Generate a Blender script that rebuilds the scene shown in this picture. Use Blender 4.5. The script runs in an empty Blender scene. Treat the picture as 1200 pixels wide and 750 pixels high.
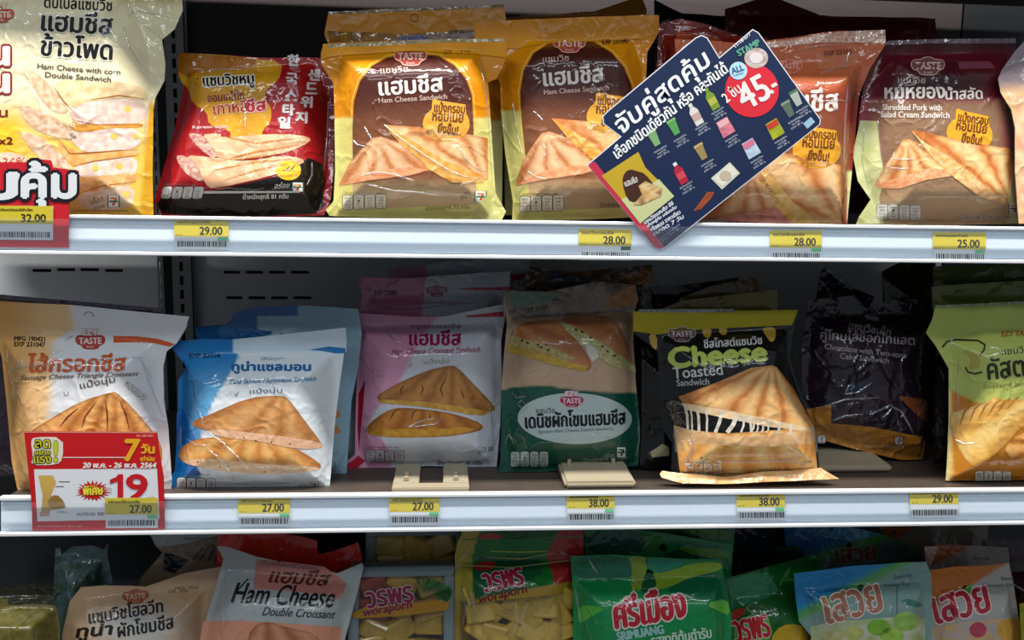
import bpy, bmesh, math, random
import numpy as np
from mathutils import Vector, Matrix, noise
from mathutils.geometry import tessellate_polygon

SC = bpy.context.scene
COL = SC.collection
random.seed(7)

# ------------------------------------------------------------------ camera
FPX, CX, CY = 942.0, 600.0, 375.0           # focal length in pixels for a 1200x750 frame
CAM = np.array([0.0, -0.759, 0.0])
YAW, PITCH, ROLL = 0.0805, 0.1232, 0.0163


def cam_axes(yaw, pitch, roll):
    fwd = np.array([math.sin(yaw) * math.cos(pitch), math.cos(yaw) * math.cos(pitch), -math.sin(pitch)])
    right = np.array([math.cos(yaw), -math.sin(yaw), 0.0])
    up = np.cross(right, fwd)
    c, s = math.cos(roll), math.sin(roll)
    return c * right + s * up, -s * right + c * up, fwd


RT, UP, FW = cam_axes(YAW, PITCH, ROLL)
cd = bpy.data.cameras.new('camera')
cd.sensor_width = 36.0
cd.lens = FPX / 1200.0 * 36.0
cd.clip_start = 0.02
cam = bpy.data.objects.new('camera', cd)
M = Matrix(((RT[0], UP[0], -FW[0], CAM[0]), (RT[1], UP[1], -FW[1], CAM[1]), (RT[2], UP[2], -FW[2], CAM[2]), (0, 0, 0, 1)))
cam.matrix_world = M
COL.objects.link(cam)
SC.camera = cam

# ------------------------------------------------------------------ world, lights, exposure
SC.view_settings.view_transform = 'Standard'
SC.view_settings.look = 'None'
SC.view_settings.gamma = 1.0
SC.view_settings.use_curve_mapping = False
SC.view_settings.exposure = 0.0
w = bpy.data.worlds.new('store_air')
SC.world = w
w.use_nodes = True
bg = w.node_tree.nodes['Background']
bg.inputs[0].default_value = (0.70, 0.78, 0.90, 1)
bg.inputs[1].default_value = 0.26


def area(name, loc, target, sx, sy, power, col):
    l = bpy.data.lights.new(name, 'AREA')
    l.shape = 'RECTANGLE'
    l.size, l.size_y = sx, sy
    l.energy = power
    l.color = col
    o = bpy.data.objects.new(name, l)
    o.location = loc
    d = Vector(target) - Vector(loc)
    o.rotation_euler = d.to_track_quat('-Z', 'Y').to_euler()
    COL.objects.link(o)
    return o


area('canopy_tube_light', (0.0, -0.25, 1.0), (0, 0.0, -0.15), 2.6, 0.06, 46, (1.0, 0.96, 0.90))
area('ceiling_tube_light', (-0.1, -1.25, 1.75), (0, 0, -0.1), 3.0, 0.09, 13.5, (0.86, 0.94, 1.0))
area('ceiling_tube_light', (0.2, -2.3, 1.75), (0, 0, -0.1), 3.0, 0.09, 13.5, (0.86, 0.94, 1.0))


# ------------------------------------------------------------------ pixels <-> world
def ray(px, py):
    px = np.asarray(px, float)
    py = np.asarray(py, float)
    return FW + ((px - CX) / FPX)[..., None] * RT - ((py - CY) / FPX)[..., None] * UP


def proj(p):
    d = np.asarray(p, float) - CAM
    z = d @ FW
    return CX + FPX * (d @ RT) / z, CY - FPX * (d @ UP) / z


def at_y(px, py, Y):
    r = ray(px, py)
    return CAM + r * (Y - CAM[1]) / r[1]


def at_z(px, py, z):
    r = ray(px, py)
    return CAM + r * (z - CAM[2]) / r[2]


def world_x(bx, Y, z):                     # X of the point at depth Y, height z, seen in column bx
    x = 0.0
    for _ in range(30):
        u, _v = proj(np.array([x, Y, z]))
        x += (bx - u) / FPX * (Y - CAM[1]) * 0.9
    return x


# ------------------------------------------------------------------ colours
def C(h):
    h = h.lstrip('#')
    out = []
    for i in (0, 2, 4):
        c = int(h[i:i + 2], 16) / 255.0
        out.append(c / 12.92 if c <= 0.04045 else ((c + 0.055) / 1.055) ** 2.4)
    return np.array(out)


def as_fn(col):
    if callable(col):
        return col
    c = C(col) if isinstance(col, str) else np.asarray(col)
    return lambda x, y: np.tile(c, (len(x), 1))


def sstep(a, b, t):
    t = np.clip((t - a) / (b - a + 1e-9), 0, 1)
    return t * t * (3 - 2 * t)


def vnoise(x, y, s, seed=0.0):
    return np.array([noise.noise(Vector((a / s, b / s, seed))) for a, b in zip(x, y)])


def grad(c0, c1, y0, y1, x0=None, x1=None):
    a, b = as_fn(c0), as_fn(c1)

    def f(x, y):
        t = sstep(y0, y1, y) if x0 is None else sstep(x0, x1, x)
        return a(x, y) * (1 - t)[:, None] + b(x, y) * t[:, None]
    return f


def mott(c, amt=0.15, s=9, seed=0.0, c2=None):
    a = as_fn(c)
    b = as_fn(c2) if c2 else None

    def f(x, y):
        n = vnoise(x, y, s, seed)
        base = a(x, y)
        if b:
            t = np.clip(0.5 + n * 1.3, 0, 1)[:, None]
            return base * (1 - t) + b(x, y) * t
        return base * (1 + amt * 2 * n)[:, None]
    return f


def seg_dist(x, y, pts, closed=True):
    P = np.asarray(pts, float)
    Q = np.roll(P, -1, 0) if closed else P[1:]
    if not closed:
        P = P[:-1]
    d = np.full(len(x), 1e9)
    for (ax, ay), (bx, by) in zip(P, Q):
        vx, vy = bx - ax, by - ay
        L = vx * vx + vy * vy + 1e-12
        t = np.clip(((x - ax) * vx + (y - ay) * vy) / L, 0, 1)
        d = np.minimum(d, np.hypot(x - ax - t * vx, y - ay - t * vy))
    return d


def inside(x, y, pts):
    P = np.asarray(pts, float)
    r = np.zeros(len(x), bool)
    n = len(P)
    for i in range(n):
        x0, y0 = P[i]
        x1, y1 = P[(i + 1) % n]
        c = (y0 > y) != (y1 > y)
        with np.errstate(divide='ignore', invalid='ignore'):
            r ^= c & (x < (x1 - x0) * (y - y0) / (y1 - y0 + 1e-15) + x0)
    return r


def toast(pts, apex, base='#e8b26a', dark='#a8561c', pale='#f6dca8', n=9, w=0.30, crust=4, seed=0.0, k=0.9):
    """printed toasted bread: grill marks fan out from the apex, crust runs round the edge"""
    B, D, W = C(base), C(dark), C(pale)

    def f(x, y):
        th = np.arctan2(y - apex[1], x - apex[0])
        r = np.hypot(x - apex[0], y - apex[1])
        nn = vnoise(x, y, 14, seed)
        s = 0.5 + 0.5 * np.cos(n * th * 2 + nn * 1.2 + seed)
        st = np.clip((s - (1 - w)) / w, 0, 1) ** 1.1 * sstep(8, 25, r)
        pl = np.clip(0.6 - s, 0, 1) * 1.35
        c = B * (1 - pl)[:, None] + W * pl[:, None]
        c = c * (1 - k * st)[:, None] + D * (k * st)[:, None]
        e = 1 - sstep(0, crust, seg_dist(x, y, pts))
        c = c * (1 - 0.55 * e)[:, None] + D * (0.55 * e)[:, None]
        m = vnoise(x, y, 5, seed + 5)
        return c * (1 + 0.16 * m)[:, None]
    return f


# ------------------------------------------------------------------ materials
def mat_print(name, rough=0.32, coat=0.6, bump=0.35, spec=0.5, crease=1.0, coat_rough=0.06):
    m = bpy.data.materials.new(name)
    m.use_nodes = True
    nt = m.node_tree
    N, L = nt.nodes, nt.links
    b = N['Principled BSDF']
    at = N.new('ShaderNodeAttribute')
    at.attribute_name = 'Col'
    tc = N.new('ShaderNodeTexCoord')
    nz = N.new('ShaderNodeTexNoise')
    nz.inputs['Scale'].default_value = 900
    L.new(tc.outputs['Object'], nz.inputs['Vector'])
    mr = N.new('ShaderNodeMapRange')
    mr.inputs['To Min'].default_value = 0.93
    mr.inputs['To Max'].default_value = 1.05
    L.new(nz.outputs['Fac'], mr.inputs['Value'])
    mx = N.new('ShaderNodeVectorMath')
    mx.operation = 'SCALE'
    L.new(at.outputs['Color'], mx.inputs[0])
    L.new(mr.outputs['Result'], mx.inputs['Scale'])
    L.new(mx.outputs['Vector'], b.inputs['Base Color'])
    b.inputs['Roughness'].default_value = rough
    b.inputs['Specular IOR Level'].default_value = spec
    b.inputs['Coat Weight'].default_value = coat
    b.inputs['Coat Roughness'].default_value = coat_rough
    if bump > 0:
        # film creases: distorted cell borders + soft undulation
        n2 = N.new('ShaderNodeTexNoise')
        n2.inputs['Scale'].default_value = 22
        n2.inputs['Detail'].default_value = 2
        L.new(tc.outputs['Object'], n2.inputs['Vector'])
        ad = N.new('ShaderNodeMixRGB')
        ad.inputs['Fac'].default_value = 0.10
        L.new(tc.outputs['Object'], ad.inputs[1])
        L.new(n2.outputs['Color'], ad.inputs[2])
        vo = N.new('ShaderNodeTexVoronoi')
        vo.feature = 'DISTANCE_TO_EDGE'
        vo.inputs['Scale'].default_value = 17
        L.new(ad.outputs[0], vo.inputs['Vector'])
        cr = N.new('ShaderNodeMapRange')
        cr.inputs['From Max'].default_value = 0.10
        cr.inputs['To Min'].default_value = 1.0
        cr.inputs['To Max'].default_value = 0.0
        L.new(vo.outputs['Distance'], cr.inputs['Value'])
        n3 = N.new('ShaderNodeTexNoise')
        n3.inputs['Scale'].default_value = 30
        n3.inputs['Detail'].default_value = 3
        n3.inputs['Distortion'].default_value = 1.5
        L.new(tc.outputs['Object'], n3.inputs['Vector'])
        sm = N.new('ShaderNodeMath')
        sm.operation = 'MULTIPLY_ADD'
        sm.inputs[1].default_value = 0.45 * crease
        L.new(cr.outputs['Result'], sm.inputs[0])
        L.new(n3.outputs['Fac'], sm.inputs[2])
        bp = N.new('ShaderNodeBump')
        bp.inputs['Strength'].default_value = bump
        bp.inputs['Distance'].default_value = 0.004
        L.new(sm.outputs[0], bp.inputs['Height'])
        L.new(bp.outputs['Normal'], b.inputs['Normal'])
        L.new(bp.outputs['Normal'], b.inputs['Coat Normal'])
    return m


def mat_plain(name, col, rough=0.5, metal=0.0, spec=0.5, nscale=60, namt=0.08, coat=0.0, stretch=None):
    m = bpy.data.materials.new(name)
    m.use_nodes = True
    nt = m.node_tree
    N, L = nt.nodes, nt.links
    b = N['Principled BSDF']
    c = C(col)
    tc = N.new('ShaderNodeTexCoord')
    mp = N.new('ShaderNodeMapping')
    if stretch:
        mp.inputs['Scale'].default_value = stretch
    nz = N.new('ShaderNodeTexNoise')
    nz.inputs['Scale'].default_value = nscale
    nz.inputs['Detail'].default_value = 4
    L.new(tc.outputs['Object'], mp.inputs['Vector'])
    L.new(mp.outputs['Vector'], nz.inputs['Vector'])
    r = N.new('ShaderNodeValToRGB')
    r.color_ramp.elements[0].position = 0.3
    r.color_ramp.elements[1].position = 0.7
    r.color_ramp.elements[0].color = (*np.clip(c * (1 - namt), 0, 1), 1)
    r.color_ramp.elements[1].color = (*np.clip(c * (1 + namt), 0, 1), 1)
    L.new(nz.outputs['Fac'], r.inputs['Fac'])
    L.new(r.outputs['Color'], b.inputs['Base Color'])
    b.inputs['Roughness'].default_value = rough
    b.inputs['Metallic'].default_value = metal
    b.inputs['Specular IOR Level'].default_value = spec
    b.inputs['Coat Weight'].default_value = coat
    return m


def mat_clear(name, tint='#ffffff', haze=0.10, gloss=0.12, bump=0.4, fixed=None):
    """thin clear film: mostly see-through, a little milky, sharp reflections"""
    m = bpy.data.materials.new(name)
    m.use_nodes = True
    nt = m.node_tree
    N, L = nt.nodes, nt.links
    for n in list(N):
        N.remove(n)
    out = N.new('ShaderNodeOutputMaterial')
    tr = N.new('ShaderNodeBsdfTransparent')
    df = N.new('ShaderNodeBsdfDiffuse')
    df.inputs[0].default_value = (*C(tint), 1)
    gl = N.new('ShaderNodeBsdfGlossy')
    gl.inputs['Roughness'].default_value = 0.06
    tc = N.new('ShaderNodeTexCoord')
    nz = N.new('ShaderNodeTexNoise')
    nz.inputs['Scale'].default_value = 28
    nz.inputs['Detail'].default_value = 3
    nz.inputs['Distortion'].default_value = 2
    L.new(tc.outputs['Object'], nz.inputs['Vector'])
    bp = N.new('ShaderNodeBump')
    bp.inputs['Strength'].default_value = bump
    bp.inputs['Distance'].default_value = 0.006
    L.new(nz.outputs['Fac'], bp.inputs['Height'])
    L.new(bp.outputs['Normal'], gl.inputs['Normal'])
    a = N.new('ShaderNodeMixShader')
    a.inputs[0].default_value = haze
    L.new(tr.outputs[0], a.inputs[1])
    L.new(df.outputs[0], a.inputs[2])
    b = N.new('ShaderNodeMixShader')
    fr = N.new('ShaderNodeLayerWeight')
    fr.inputs['Blend'].default_value = gloss
    if fixed is None:
        L.new(fr.outputs['Fresnel'], b.inputs[0])
    else:
        b.inputs[0].default_value = fixed
    L.new(a.outputs[0], b.inputs[1])
    L.new(gl.outputs[0], b.inputs[2])
    L.new(b.outputs[0], out.inputs['Surface'])
    return m


MF = mat_print('printed_film', 0.42, 0.75, 0.32, spec=0.2, coat_rough=0.06)
MFS = mat_print('printed_film_smooth', 0.5, 0.22, 0.10, spec=0.15, coat_rough=0.15)
MFX = mat_print('printed_film_crinkled', 0.38, 1.0, 0.8, spec=0.2, coat_rough=0.05)
MCARD = mat_print('printed_card', 0.5, 0.12, 0.0, 0.3)
MSEAL = mat_print('crimped_seal_film', 0.3, 0.9, 0.6, 0.5, crease=0.3)
MRIDGE = mat_clear('creased_clear_film', haze=0.12, gloss=0.38, bump=0.15, fixed=0.22)
MCLEAR = mat_clear('clear_film', haze=0.04)
MCLEAR2 = mat_clear('clear_film_milky', haze=0.3)


# ------------------------------------------------------------------ objects
def tagit(o, label=None, cat=None, group=None, kind=None):
    if label:
        o['label'] = label
    if cat:
        o['category'] = cat
    if group:
        o['group'] = group
    if kind:
        o['kind'] = kind
    return o


def empty(name, loc, label=None, cat=None, group=None):
    o = bpy.data.objects.new(name, None)
    o.empty_display_size = 0.02
    o.location = loc
    COL.objects.link(o)
    return tagit(o, label, cat, group)


def mesh_obj(name, verts, faces, mat, parent=None, smooth=False):
    me = bpy.data.meshes.new(name)
    me.from_pydata([tuple(v) for v in verts], [], [tuple(f) for f in faces])
    me.materials.append(mat)
    if smooth:
        me.polygons.foreach_set('use_smooth', [True] * len(me.polygons))
    o = bpy.data.objects.new(name, me)
    COL.objects.link(o)
    if parent:
        o.parent = parent
    return o


def box_data(x0, x1, y0, y1, z0, z1, bev=0.0):
    bm = bmesh.new()
    bmesh.ops.create_cube(bm, size=1.0)
    for v in bm.verts:
        v.co = Vector(((x0 + x1) / 2 + v.co.x * (x1 - x0), (y0 + y1) / 2 + v.co.y * (y1 - y0), (z0 + z1) / 2 + v.co.z * (z1 - z0)))
    if bev:
        bmesh.ops.bevel(bm, geom=bm.edges[:], offset=bev, segments=2, affect='EDGES')
    return bm


def bm_obj(name, bm, mat, parent=None, smooth=False):
    me = bpy.data.meshes.new(name)
    bm.to_mesh(me)
    bm.free()
    me.materials.append(mat)
    if smooth:
        me.polygons.foreach_set('use_smooth', [True] * len(me.polygons))
    o = bpy.data.objects.new(name, me)
    COL.objects.link(o)
    if parent:
        o.parent = parent
    return o


def box(name, x0, x1, y0, y1, z0, z1, mat, parent=None, bev=0.0):
    return bm_obj(name, box_data(x0, x1, y0, y1, z0, z1, bev), mat, parent)


def plate_with_holes(name, x0, x1, z0, z1, holes, Y, th, mat, parent=None):
    """upright plate in the XZ plane at depth Y with rectangular holes punched through"""
    loops = [[Vector((x0, z0, 0)), Vector((x1, z0, 0)), Vector((x1, z1, 0)), Vector((x0, z1, 0))]]
    for a, b, c, d in holes:
        loops.append([Vector((a, c, 0)), Vector((b, c, 0)), Vector((b, d, 0)), Vector((a, d, 0))])
    tr = tessellate_polygon(loops)
    fl = [p for l in loops for p in l]
    vs = [(p.x, Y, p.y) for p in fl] + [(p.x, Y + th, p.y) for p in fl]
    n = len(fl)
    fs = [t for t in tr] + [(t[2] + n, t[1] + n, t[0] + n) for t in tr]
    k = 0
    for l in loops:
        m = len(l)
        for i in range(m):
            a, b = k + i, k + (i + 1) % m
            fs.append((a, b, b + n, a + n))
        k += m
    return mesh_obj(name, vs, fs, mat, parent)


# ------------------------------------------------------------------ text as flat triangles, cached
_txt = {}


def text_mesh(s, bold=0.0, shear=0.0, align='LEFT'):
    key = (s, bold, shear)
    if key in _txt:
        return _txt[key]
    c = bpy.data.curves.new('t', 'FONT')
    c.body = s
    c.size = 1.0
    c.shear = shear
    c.resolution_u = 3
    o = bpy.data.objects.new('t', c)
    COL.objects.link(o)
    bpy.context.view_layer.update()
    me = o.to_mesh()
    me.calc_loop_triangles()
    v = np.array([x.co[:2] for x in me.vertices]) if len(me.vertices) else np.zeros((0, 2))
    t = [tuple(x.vertices) for x in me.loop_triangles]
    o.to_mesh_clear()
    bpy.data.objects.remove(o)
    bpy.data.curves.remove(c)
    if len(v):
        mn, mx = v.min(0), v.max(0)
        asp = (mx[0] - mn[0]) / max(mx[1] - mn[1], 1e-6)
        v = (v - mn) / np.maximum(mx - mn, 1e-6)
    else:
        asp = 1
    _txt[key] = (v, t, asp)
    return _txt[key]


# ------------------------------------------------------------------ clipping of triangles to a grid
def _cut(poly, ax, k, keep_low):
    out = []
    n = len(poly)
    for i in range(n):
        a, b = poly[i], poly[(i + 1) % n]
        da, db = a[ax] - k, b[ax] - k
        if keep_low:
            da, db = -da, -db
        if da >= 0:
            out.append(a)
        if (da > 0 and db < 0) or (da < 0 and db > 0):
            t = da / (da - db)
            if ax == 0:
                out.append((k, a[1] + t * (b[1] - a[1])))
            else:
                out.append((a[0] + t * (b[0] - a[0]), k))
    return out


def grid_clip(tris, g, x0, z0):
    """tris: list of 3 (x,z) tuples; returns convex pieces cut along grid lines"""
    pieces = []

    def split(poly, ax, o, out):
        lo = min(p[ax] for p in poly)
        hi = max(p[ax] for p in poly)
        i0 = math.floor((lo - o) / g + 1e-6)
        i1 = math.ceil((hi - o) / g - 1e-6)
        if i1 - i0 <= 1:
            out.append(poly)
            return
        m = (i0 + i1) // 2
        k = o + m * g
        a = _cut(poly, ax, k, True)
        b = _cut(poly, ax, k, False)
        if len(a) >= 3:
            split(a, ax, o, out)
        if len(b) >= 3:
            split(b, ax, o, out)
    for t in tris:
        cols = []
        split(list(t), 0, x0, cols)
        for c in cols:
            split(c, 1, z0, pieces)
    return pieces


def dens(pts, step=7.0, closed=True):
    out = []
    n = len(pts)
    for i in range(n if closed else n - 1):
        a, b = pts[i], pts[(i + 1) % n]
        L = math.hypot(b[0] - a[0], b[1] - a[1])
        m = max(1, int(math.ceil(L / step)))
        for j in range(m):
            out.append((a[0] + (b[0] - a[0]) * j / m, a[1] + (b[1] - a[1]) * j / m))
    if not closed:
        out.append(tuple(pts[-1]))
    return out


def smooth_pts(pts, n=2):
    p = [tuple(q) for q in pts]
    for _ in range(n):
        r = []
        for i in range(len(p)):
            a, b = p[i], p[(i + 1) % len(p)]
            r.append((0.75 * a[0] + 0.25 * b[0], 0.75 * a[1] + 0.25 * b[1]))
            r.append((0.25 * a[0] + 0.75 * b[0], 0.25 * a[1] + 0.75 * b[1]))
        p = r
    return p


def ell(cx, cy, rx, ry, n=28, rot=0.0):
    c, s = math.cos(rot), math.sin(rot)
    return [(cx + rx * math.cos(a) * c - ry * math.sin(a) * s, cy + rx * math.cos(a) * s + ry * math.sin(a) * c)
            for a in [i * 2 * math.pi / n for i in range(n)]]


def rrect(x0, y0, x1, y1, r=3, dy=0.0):
    p = []
    for cx, cy, a0 in ((x1 - r, y1 - r, 0), (x0 + r, y1 - r, 90), (x0 + r, y0 + r, 180), (x1 - r, y0 + r, 270)):
        for a in (0, 30, 60, 90):
            t = math.radians(a0 + a)
            x, y = cx + r * math.cos(t), cy + r * math.sin(t)
            p.append((x, y + dy * (x - x0) / max(x1 - x0, 1)))
    return p


APART = {'film_crease', 'cheese_drip', 'green_gusset', 'clear_header', 'corner_fold', 'red_flash', 'lettering', 'bag_lettering', 'printed_lettering',
         'sign_lettering', 'label_lettering', 'small_print', 'korean_lettering', 'red_lettering', 'cut_out_lettering', 'blue_wave', 'red_wave', 'fine_print', 'amber_band', 'date_stamp'}


class Sheet:
    """A pouch, card or tag. Its own plane stands at a real place in the shop; the front swells by H(x,z)
    over that plane (front bulge), prints lie on the swollen surface as thin ink layers."""
    G = 0.0026
    INK = 0.00011

    def __init__(s, name, label, cat, bx, Y=None, z=0.0, by=None, lean=8, yaw=0, T=0.018, Tb=0.010, R=0.036,
                 outline=None, bulge=None, group=None, mat=None, wr=0.7, wave=0.0015, flat=False, holes=(), color='#ffffff',
                 seed=0.0, body='film_pouch', back=True, lump=None, clampz=True, wfreq=None, bodymat=None):
        s.mat = mat or MF
        if Y is None:
            Y = float(at_z(bx, by, z)[1])
        s.O = np.array([world_x(bx, Y, z), Y, z])
        a, b = math.radians(lean), math.radians(yaw)
        s.ex = np.array([math.cos(b), math.sin(b), 0])
        s.ez = np.array([-math.sin(b) * math.sin(a), math.cos(b) * math.sin(a), math.cos(a)])
        s.n = np.cross(s.ex, s.ez)
        s.root = empty(name, tuple(s.O), label, cat, group)
        s.seed = seed
        s.flat = flat
        s.lump = lump
        s.parts = {}
        s.serial = 0
        ol = dens(outline, 6)
        X, Z = s.plane([p[0] for p in ol], [p[1] for p in ol])
        if clampz:
            Z = np.maximum(Z, 0.0004)
        s.clampz = clampz
        s.ol = list(zip(X, Z))
        m = 0.004
        s.x0, s.z0 = X.min() - m, Z.min() - m
        s.nx = int((X.max() + m - s.x0) / s.G) + 2
        s.nz = int((Z.max() + m - s.z0) / s.G) + 2
        gx = s.x0 + s.G * np.arange(s.nx)
        gz = s.z0 + s.G * np.arange(s.nz)
        GX, GZ = np.meshgrid(gx, gz, indexing='ij')
        fx, fz = GX.ravel(), GZ.ravel()
        if flat:
            s.H = np.zeros((s.nx, s.nz))
            s.Hb = np.full((s.nx, s.nz), -0.0006)
        else:
            bl = dens(bulge or outline, 8)
            bX, bZ = s.plane([p[0] for p in bl], [p[1] for p in bl])
            if clampz:
                bZ = np.maximum(bZ, 0.0004)
            bp = list(zip(bX, bZ))
            d = seg_dist(fx, fz, bp) * np.where(inside(fx, fz, bp), 1, -1)
            t = np.clip(d / R, 0, 1)
            pill = np.sin(t * math.pi / 2)
            H = T * pill
            if lump:
                H = H + lump(fx, fz, t)
            f1 = np.array([noise.noise(Vector((x * 26 + seed, z * 17, seed))) for x, z in zip(fx, fz)])
            f2 = np.array([noise.noise(Vector((x * 70, z * 34 + seed, seed + 9))) for x, z in zip(fx, fz)])
            rid = (1 - np.abs(f1) * 2.2).clip(0, 1) ** 3
            ed = np.exp(-((t - 0.25) / 0.35) ** 2)
            H = H + wr * 0.001 * (1.3 * f1 + 0.8 * rid * ed + 0.7 * f2 * ed) * np.clip(t * 5, 0, 1)
            ko = wfreq or 45
            wv = wave * (np.sin(fx * ko + seed * 3) + 0.6 * np.sin(fx * ko * 2.3 + seed)) * np.clip(1 - t * 3, 0, 1)
            H = H + wv * sstep(0.0, 0.02, fz)
            s.H = H.reshape(s.nx, s.nz)
            s.Hb = (wv * sstep(0, .02, fz) - Tb * pill - 0.0004).reshape(s.nx, s.nz)
        if body:
            s.fill(body, [s.ol] + [list(zip(*s.map([p[0] for p in h], [p[1] for p in h]))) for h in holes],
                   as_fn(color), 0, bodymat or s.mat, local=True)
            if back:
                s.fill(body, [s.ol] + [list(zip(*s.map([p[0] for p in h], [p[1] for p in h]))) for h in holes],
                       as_fn(color), 0, bodymat or s.mat, local=True, back=True)

    def plane(s, px, py, H=0.0):
        r = ray(px, py)
        o = s.O + s.n * H if np.isscalar(H) else s.O[None] + s.n[None] * np.asarray(H)[:, None]
        t = ((o - CAM) @ s.n) / (r @ s.n)
        p = CAM + r * t[:, None] - s.O
        return p @ s.ex, p @ s.ez

    def samp(s, A, X, Z):
        u = np.clip((np.asarray(X) - s.x0) / s.G, 0, s.nx - 1.001)
        v = np.clip((np.asarray(Z) - s.z0) / s.G, 0, s.nz - 1.001)
        i, j = u.astype(int), v.astype(int)
        a, b = u - i, v - j
        return A[i, j] * (1 - a) * (1 - b) + A[i + 1, j] * a * (1 - b) + A[i, j + 1] * (1 - a) * b + A[i + 1, j + 1] * a * b

    def map(s, px, py):
        px, py = np.asarray(px, float), np.asarray(py, float)
        X, Z = s.plane(px, py)
        if not s.flat:
            h = np.zeros(len(X))
            for _ in range(7):
                h = 0.3 * h + 0.7 * s.samp(s.H, X, Z)
                X, Z = s.plane(px, py, h)
        if s.clampz:
            Z = np.maximum(Z, 0.0003)
        return X, Z

    def pos(s, X, Z, layer=0, A=None):
        A = s.H if A is None else A
        h = s.samp(A, X, Z) + layer * s.INK
        return s.O + np.outer(X, s.ex) + np.outer(Z, s.ez) + np.outer(h, s.n)

    def add(s, part, X, Z, faces, colfn, layer, mat, back=False):
        X, Z = np.asarray(X), np.asarray(Z)
        A = s.Hb if back else s.H
        P = s.pos(X, Z, 0 if back else layer, A)
        ux, uy = proj(P)
        col = np.clip(colfn(ux, uy), 0.0, 1)
        e = s.G
        gx = (s.samp(A, X + e, Z) - s.samp(A, X - e, Z)) / (2 * e)
        gz = (s.samp(A, X, Z + e) - s.samp(A, X, Z - e)) / (2 * e)
        N = s.n[None] - gx[:, None] * s.ex - gz[:, None] * s.ez
        N /= np.linalg.norm(N, axis=1)[:, None]
        if back:
            N = -N
            faces = [f[::-1] for f in faces]
        key = part
        if key not in s.parts:
            s.parts[key] = dict(v=[], f=[], c=[], n=[], k=0, mat=mat, order=len(s.parts))
        d = s.parts[key]
        d['v'].append(P - s.O)
        d['c'].append(col)
        d['n'].append(N)
        k = d['k']
        d['f'].extend([tuple(i + k for i in f) for f in faces])
        d['k'] += len(X)

    def fill(s, part, loops, colfn, layer, mat, local=False, back=False):
        L = [[Vector((p[0], p[1], 0)) for p in l] for l in loops]
        tr = tessellate_polygon(L)
        fl = [(p.x, p.y) for l in L for p in l]
        tris = []
        for t in tr:
            a, b, c = (fl[i] for i in t)
            ar = (b[0] - a[0]) * (c[1] - a[1]) - (b[1] - a[1]) * (c[0] - a[0])
            if abs(ar) < 1e-12:
                continue
            tris.append((a, b, c) if ar > 0 else (a, c, b))
        if s.flat and len(fl) < 400:
            pieces = grid_clip(tris, s.G * 2, s.x0, s.z0) if callable(colfn) and getattr(colfn, '__name__', '') != '<lambda>' else tris
        else:
            pieces = grid_clip(tris, s.G, s.x0, s.z0)
        idx, X, Z, F = {}, [], [], []
        for p in pieces:
            f = []
            for q in p:
                k = (round(q[0] * 5e6), round(q[1] * 5e6))
                if k not in idx:
                    idx[k] = len(X)
                    X.append(q[0])
                    Z.append(q[1])
                if not f or f[-1] != idx[k]:
                    f.append(idx[k])
            if len(f) > 2 and f[0] == f[-1]:
                f.pop()
            if len(set(f)) == len(f) and len(f) > 2:
                F.append(tuple(f))
        if F:
            s.add(part, X, Z, F, colfn, layer, mat, back)

    # --- drawing in photograph coordinates
    def poly(s, part, pts, col, layer=1, mat=None, sm=0, holes=()):
        if part in APART:
            s.serial += 1
            part = part + '|%d' % s.serial
        if sm:
            pts = smooth_pts(pts, sm)
        pts = dens(pts, 7)
        loops = []
        for l in [pts] + [dens(h, 5) for h in holes]:
            X, Z = s.map([p[0] for p in l], [p[1] for p in l])
            loops.append(list(zip(X, Z)))
        s.fill(part, loops, as_fn(col), layer, mat or (MFS if part == 'header_strip' else s.mat))

    def line(s, part, pts, w, col, layer=2, closed=False, mat=None, step=5, taper=False):
        p = dens(pts, step, closed)
        P = np.array(p)
        n = len(P)
        if closed:
            T = np.roll(P, -1, 0) - np.roll(P, 1, 0)
        else:
            T = np.gradient(P, axis=0)
        T /= np.linalg.norm(T, axis=1)[:, None] + 1e-9
        Nn = np.stack([-T[:, 1], T[:, 0]], 1)
        ww = np.full(n, w / 2.0)
        if taper:
            ww = ww * (0.15 + 0.85 * np.sin(np.linspace(0, math.pi, n)))
        A, B = P + Nn * ww[:, None], P - Nn * ww[:, None]
        X1, Z1 = s.map(A[:, 0], A[:, 1])
        X2, Z2 = s.map(B[:, 0], B[:, 1])
        m = n if closed else n - 1
        F = [(i, (i + 1) % n, n + (i + 1) % n, n + i) for i in range(m)]
        s.add(part, np.r_[X1, X2], np.r_[Z1, Z2], F, as_fn(col), layer, mat or s.mat)

    def crease(s, pts, w=2.6, h=0.0009, part='film_crease'):
        s.serial += 1
        part = part + '|%d' % s.serial
        """a sharp raised fold of clear film, really standing up from the pouch"""
        p = dens(pts, 3, False)
        P = np.array(p)
        n = len(P)
        T = np.gradient(P, axis=0)
        T /= np.linalg.norm(T, axis=1)[:, None] + 1e-9
        Nn = np.stack([-T[:, 1], T[:, 0]], 1)
        k = np.sin(np.linspace(0.02, math.pi - 0.02, n)) ** 0.5
        rows = []
        for q in (-1, -0.3, 0.3, 1):
            A = P + Nn * (q * w / 2 * (0.3 + 0.7 * k))[:, None]
            X, Z = s.map(A[:, 0], A[:, 1])
            hh = 7 * s.INK + (h * k if abs(q) < .9 else 0)
            rows.append((s.pos(X, Z, 0) + np.outer(np.ones(n) * hh if np.isscalar(hh) else hh, s.n)))
        V = np.concatenate(rows) - s.O
        F = [(r * n + i, r * n + i + 1, (r + 1) * n + i + 1, (r + 1) * n + i) for r in range(3) for i in range(n - 1)]
        d = s.parts.setdefault(part, dict(v=[], f=[], c=[], n=[], k=0, mat=MRIDGE, order=99, raw=True))
        d['v'].append(V)
        d['c'].append(np.ones((len(V), 3)))
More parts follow.
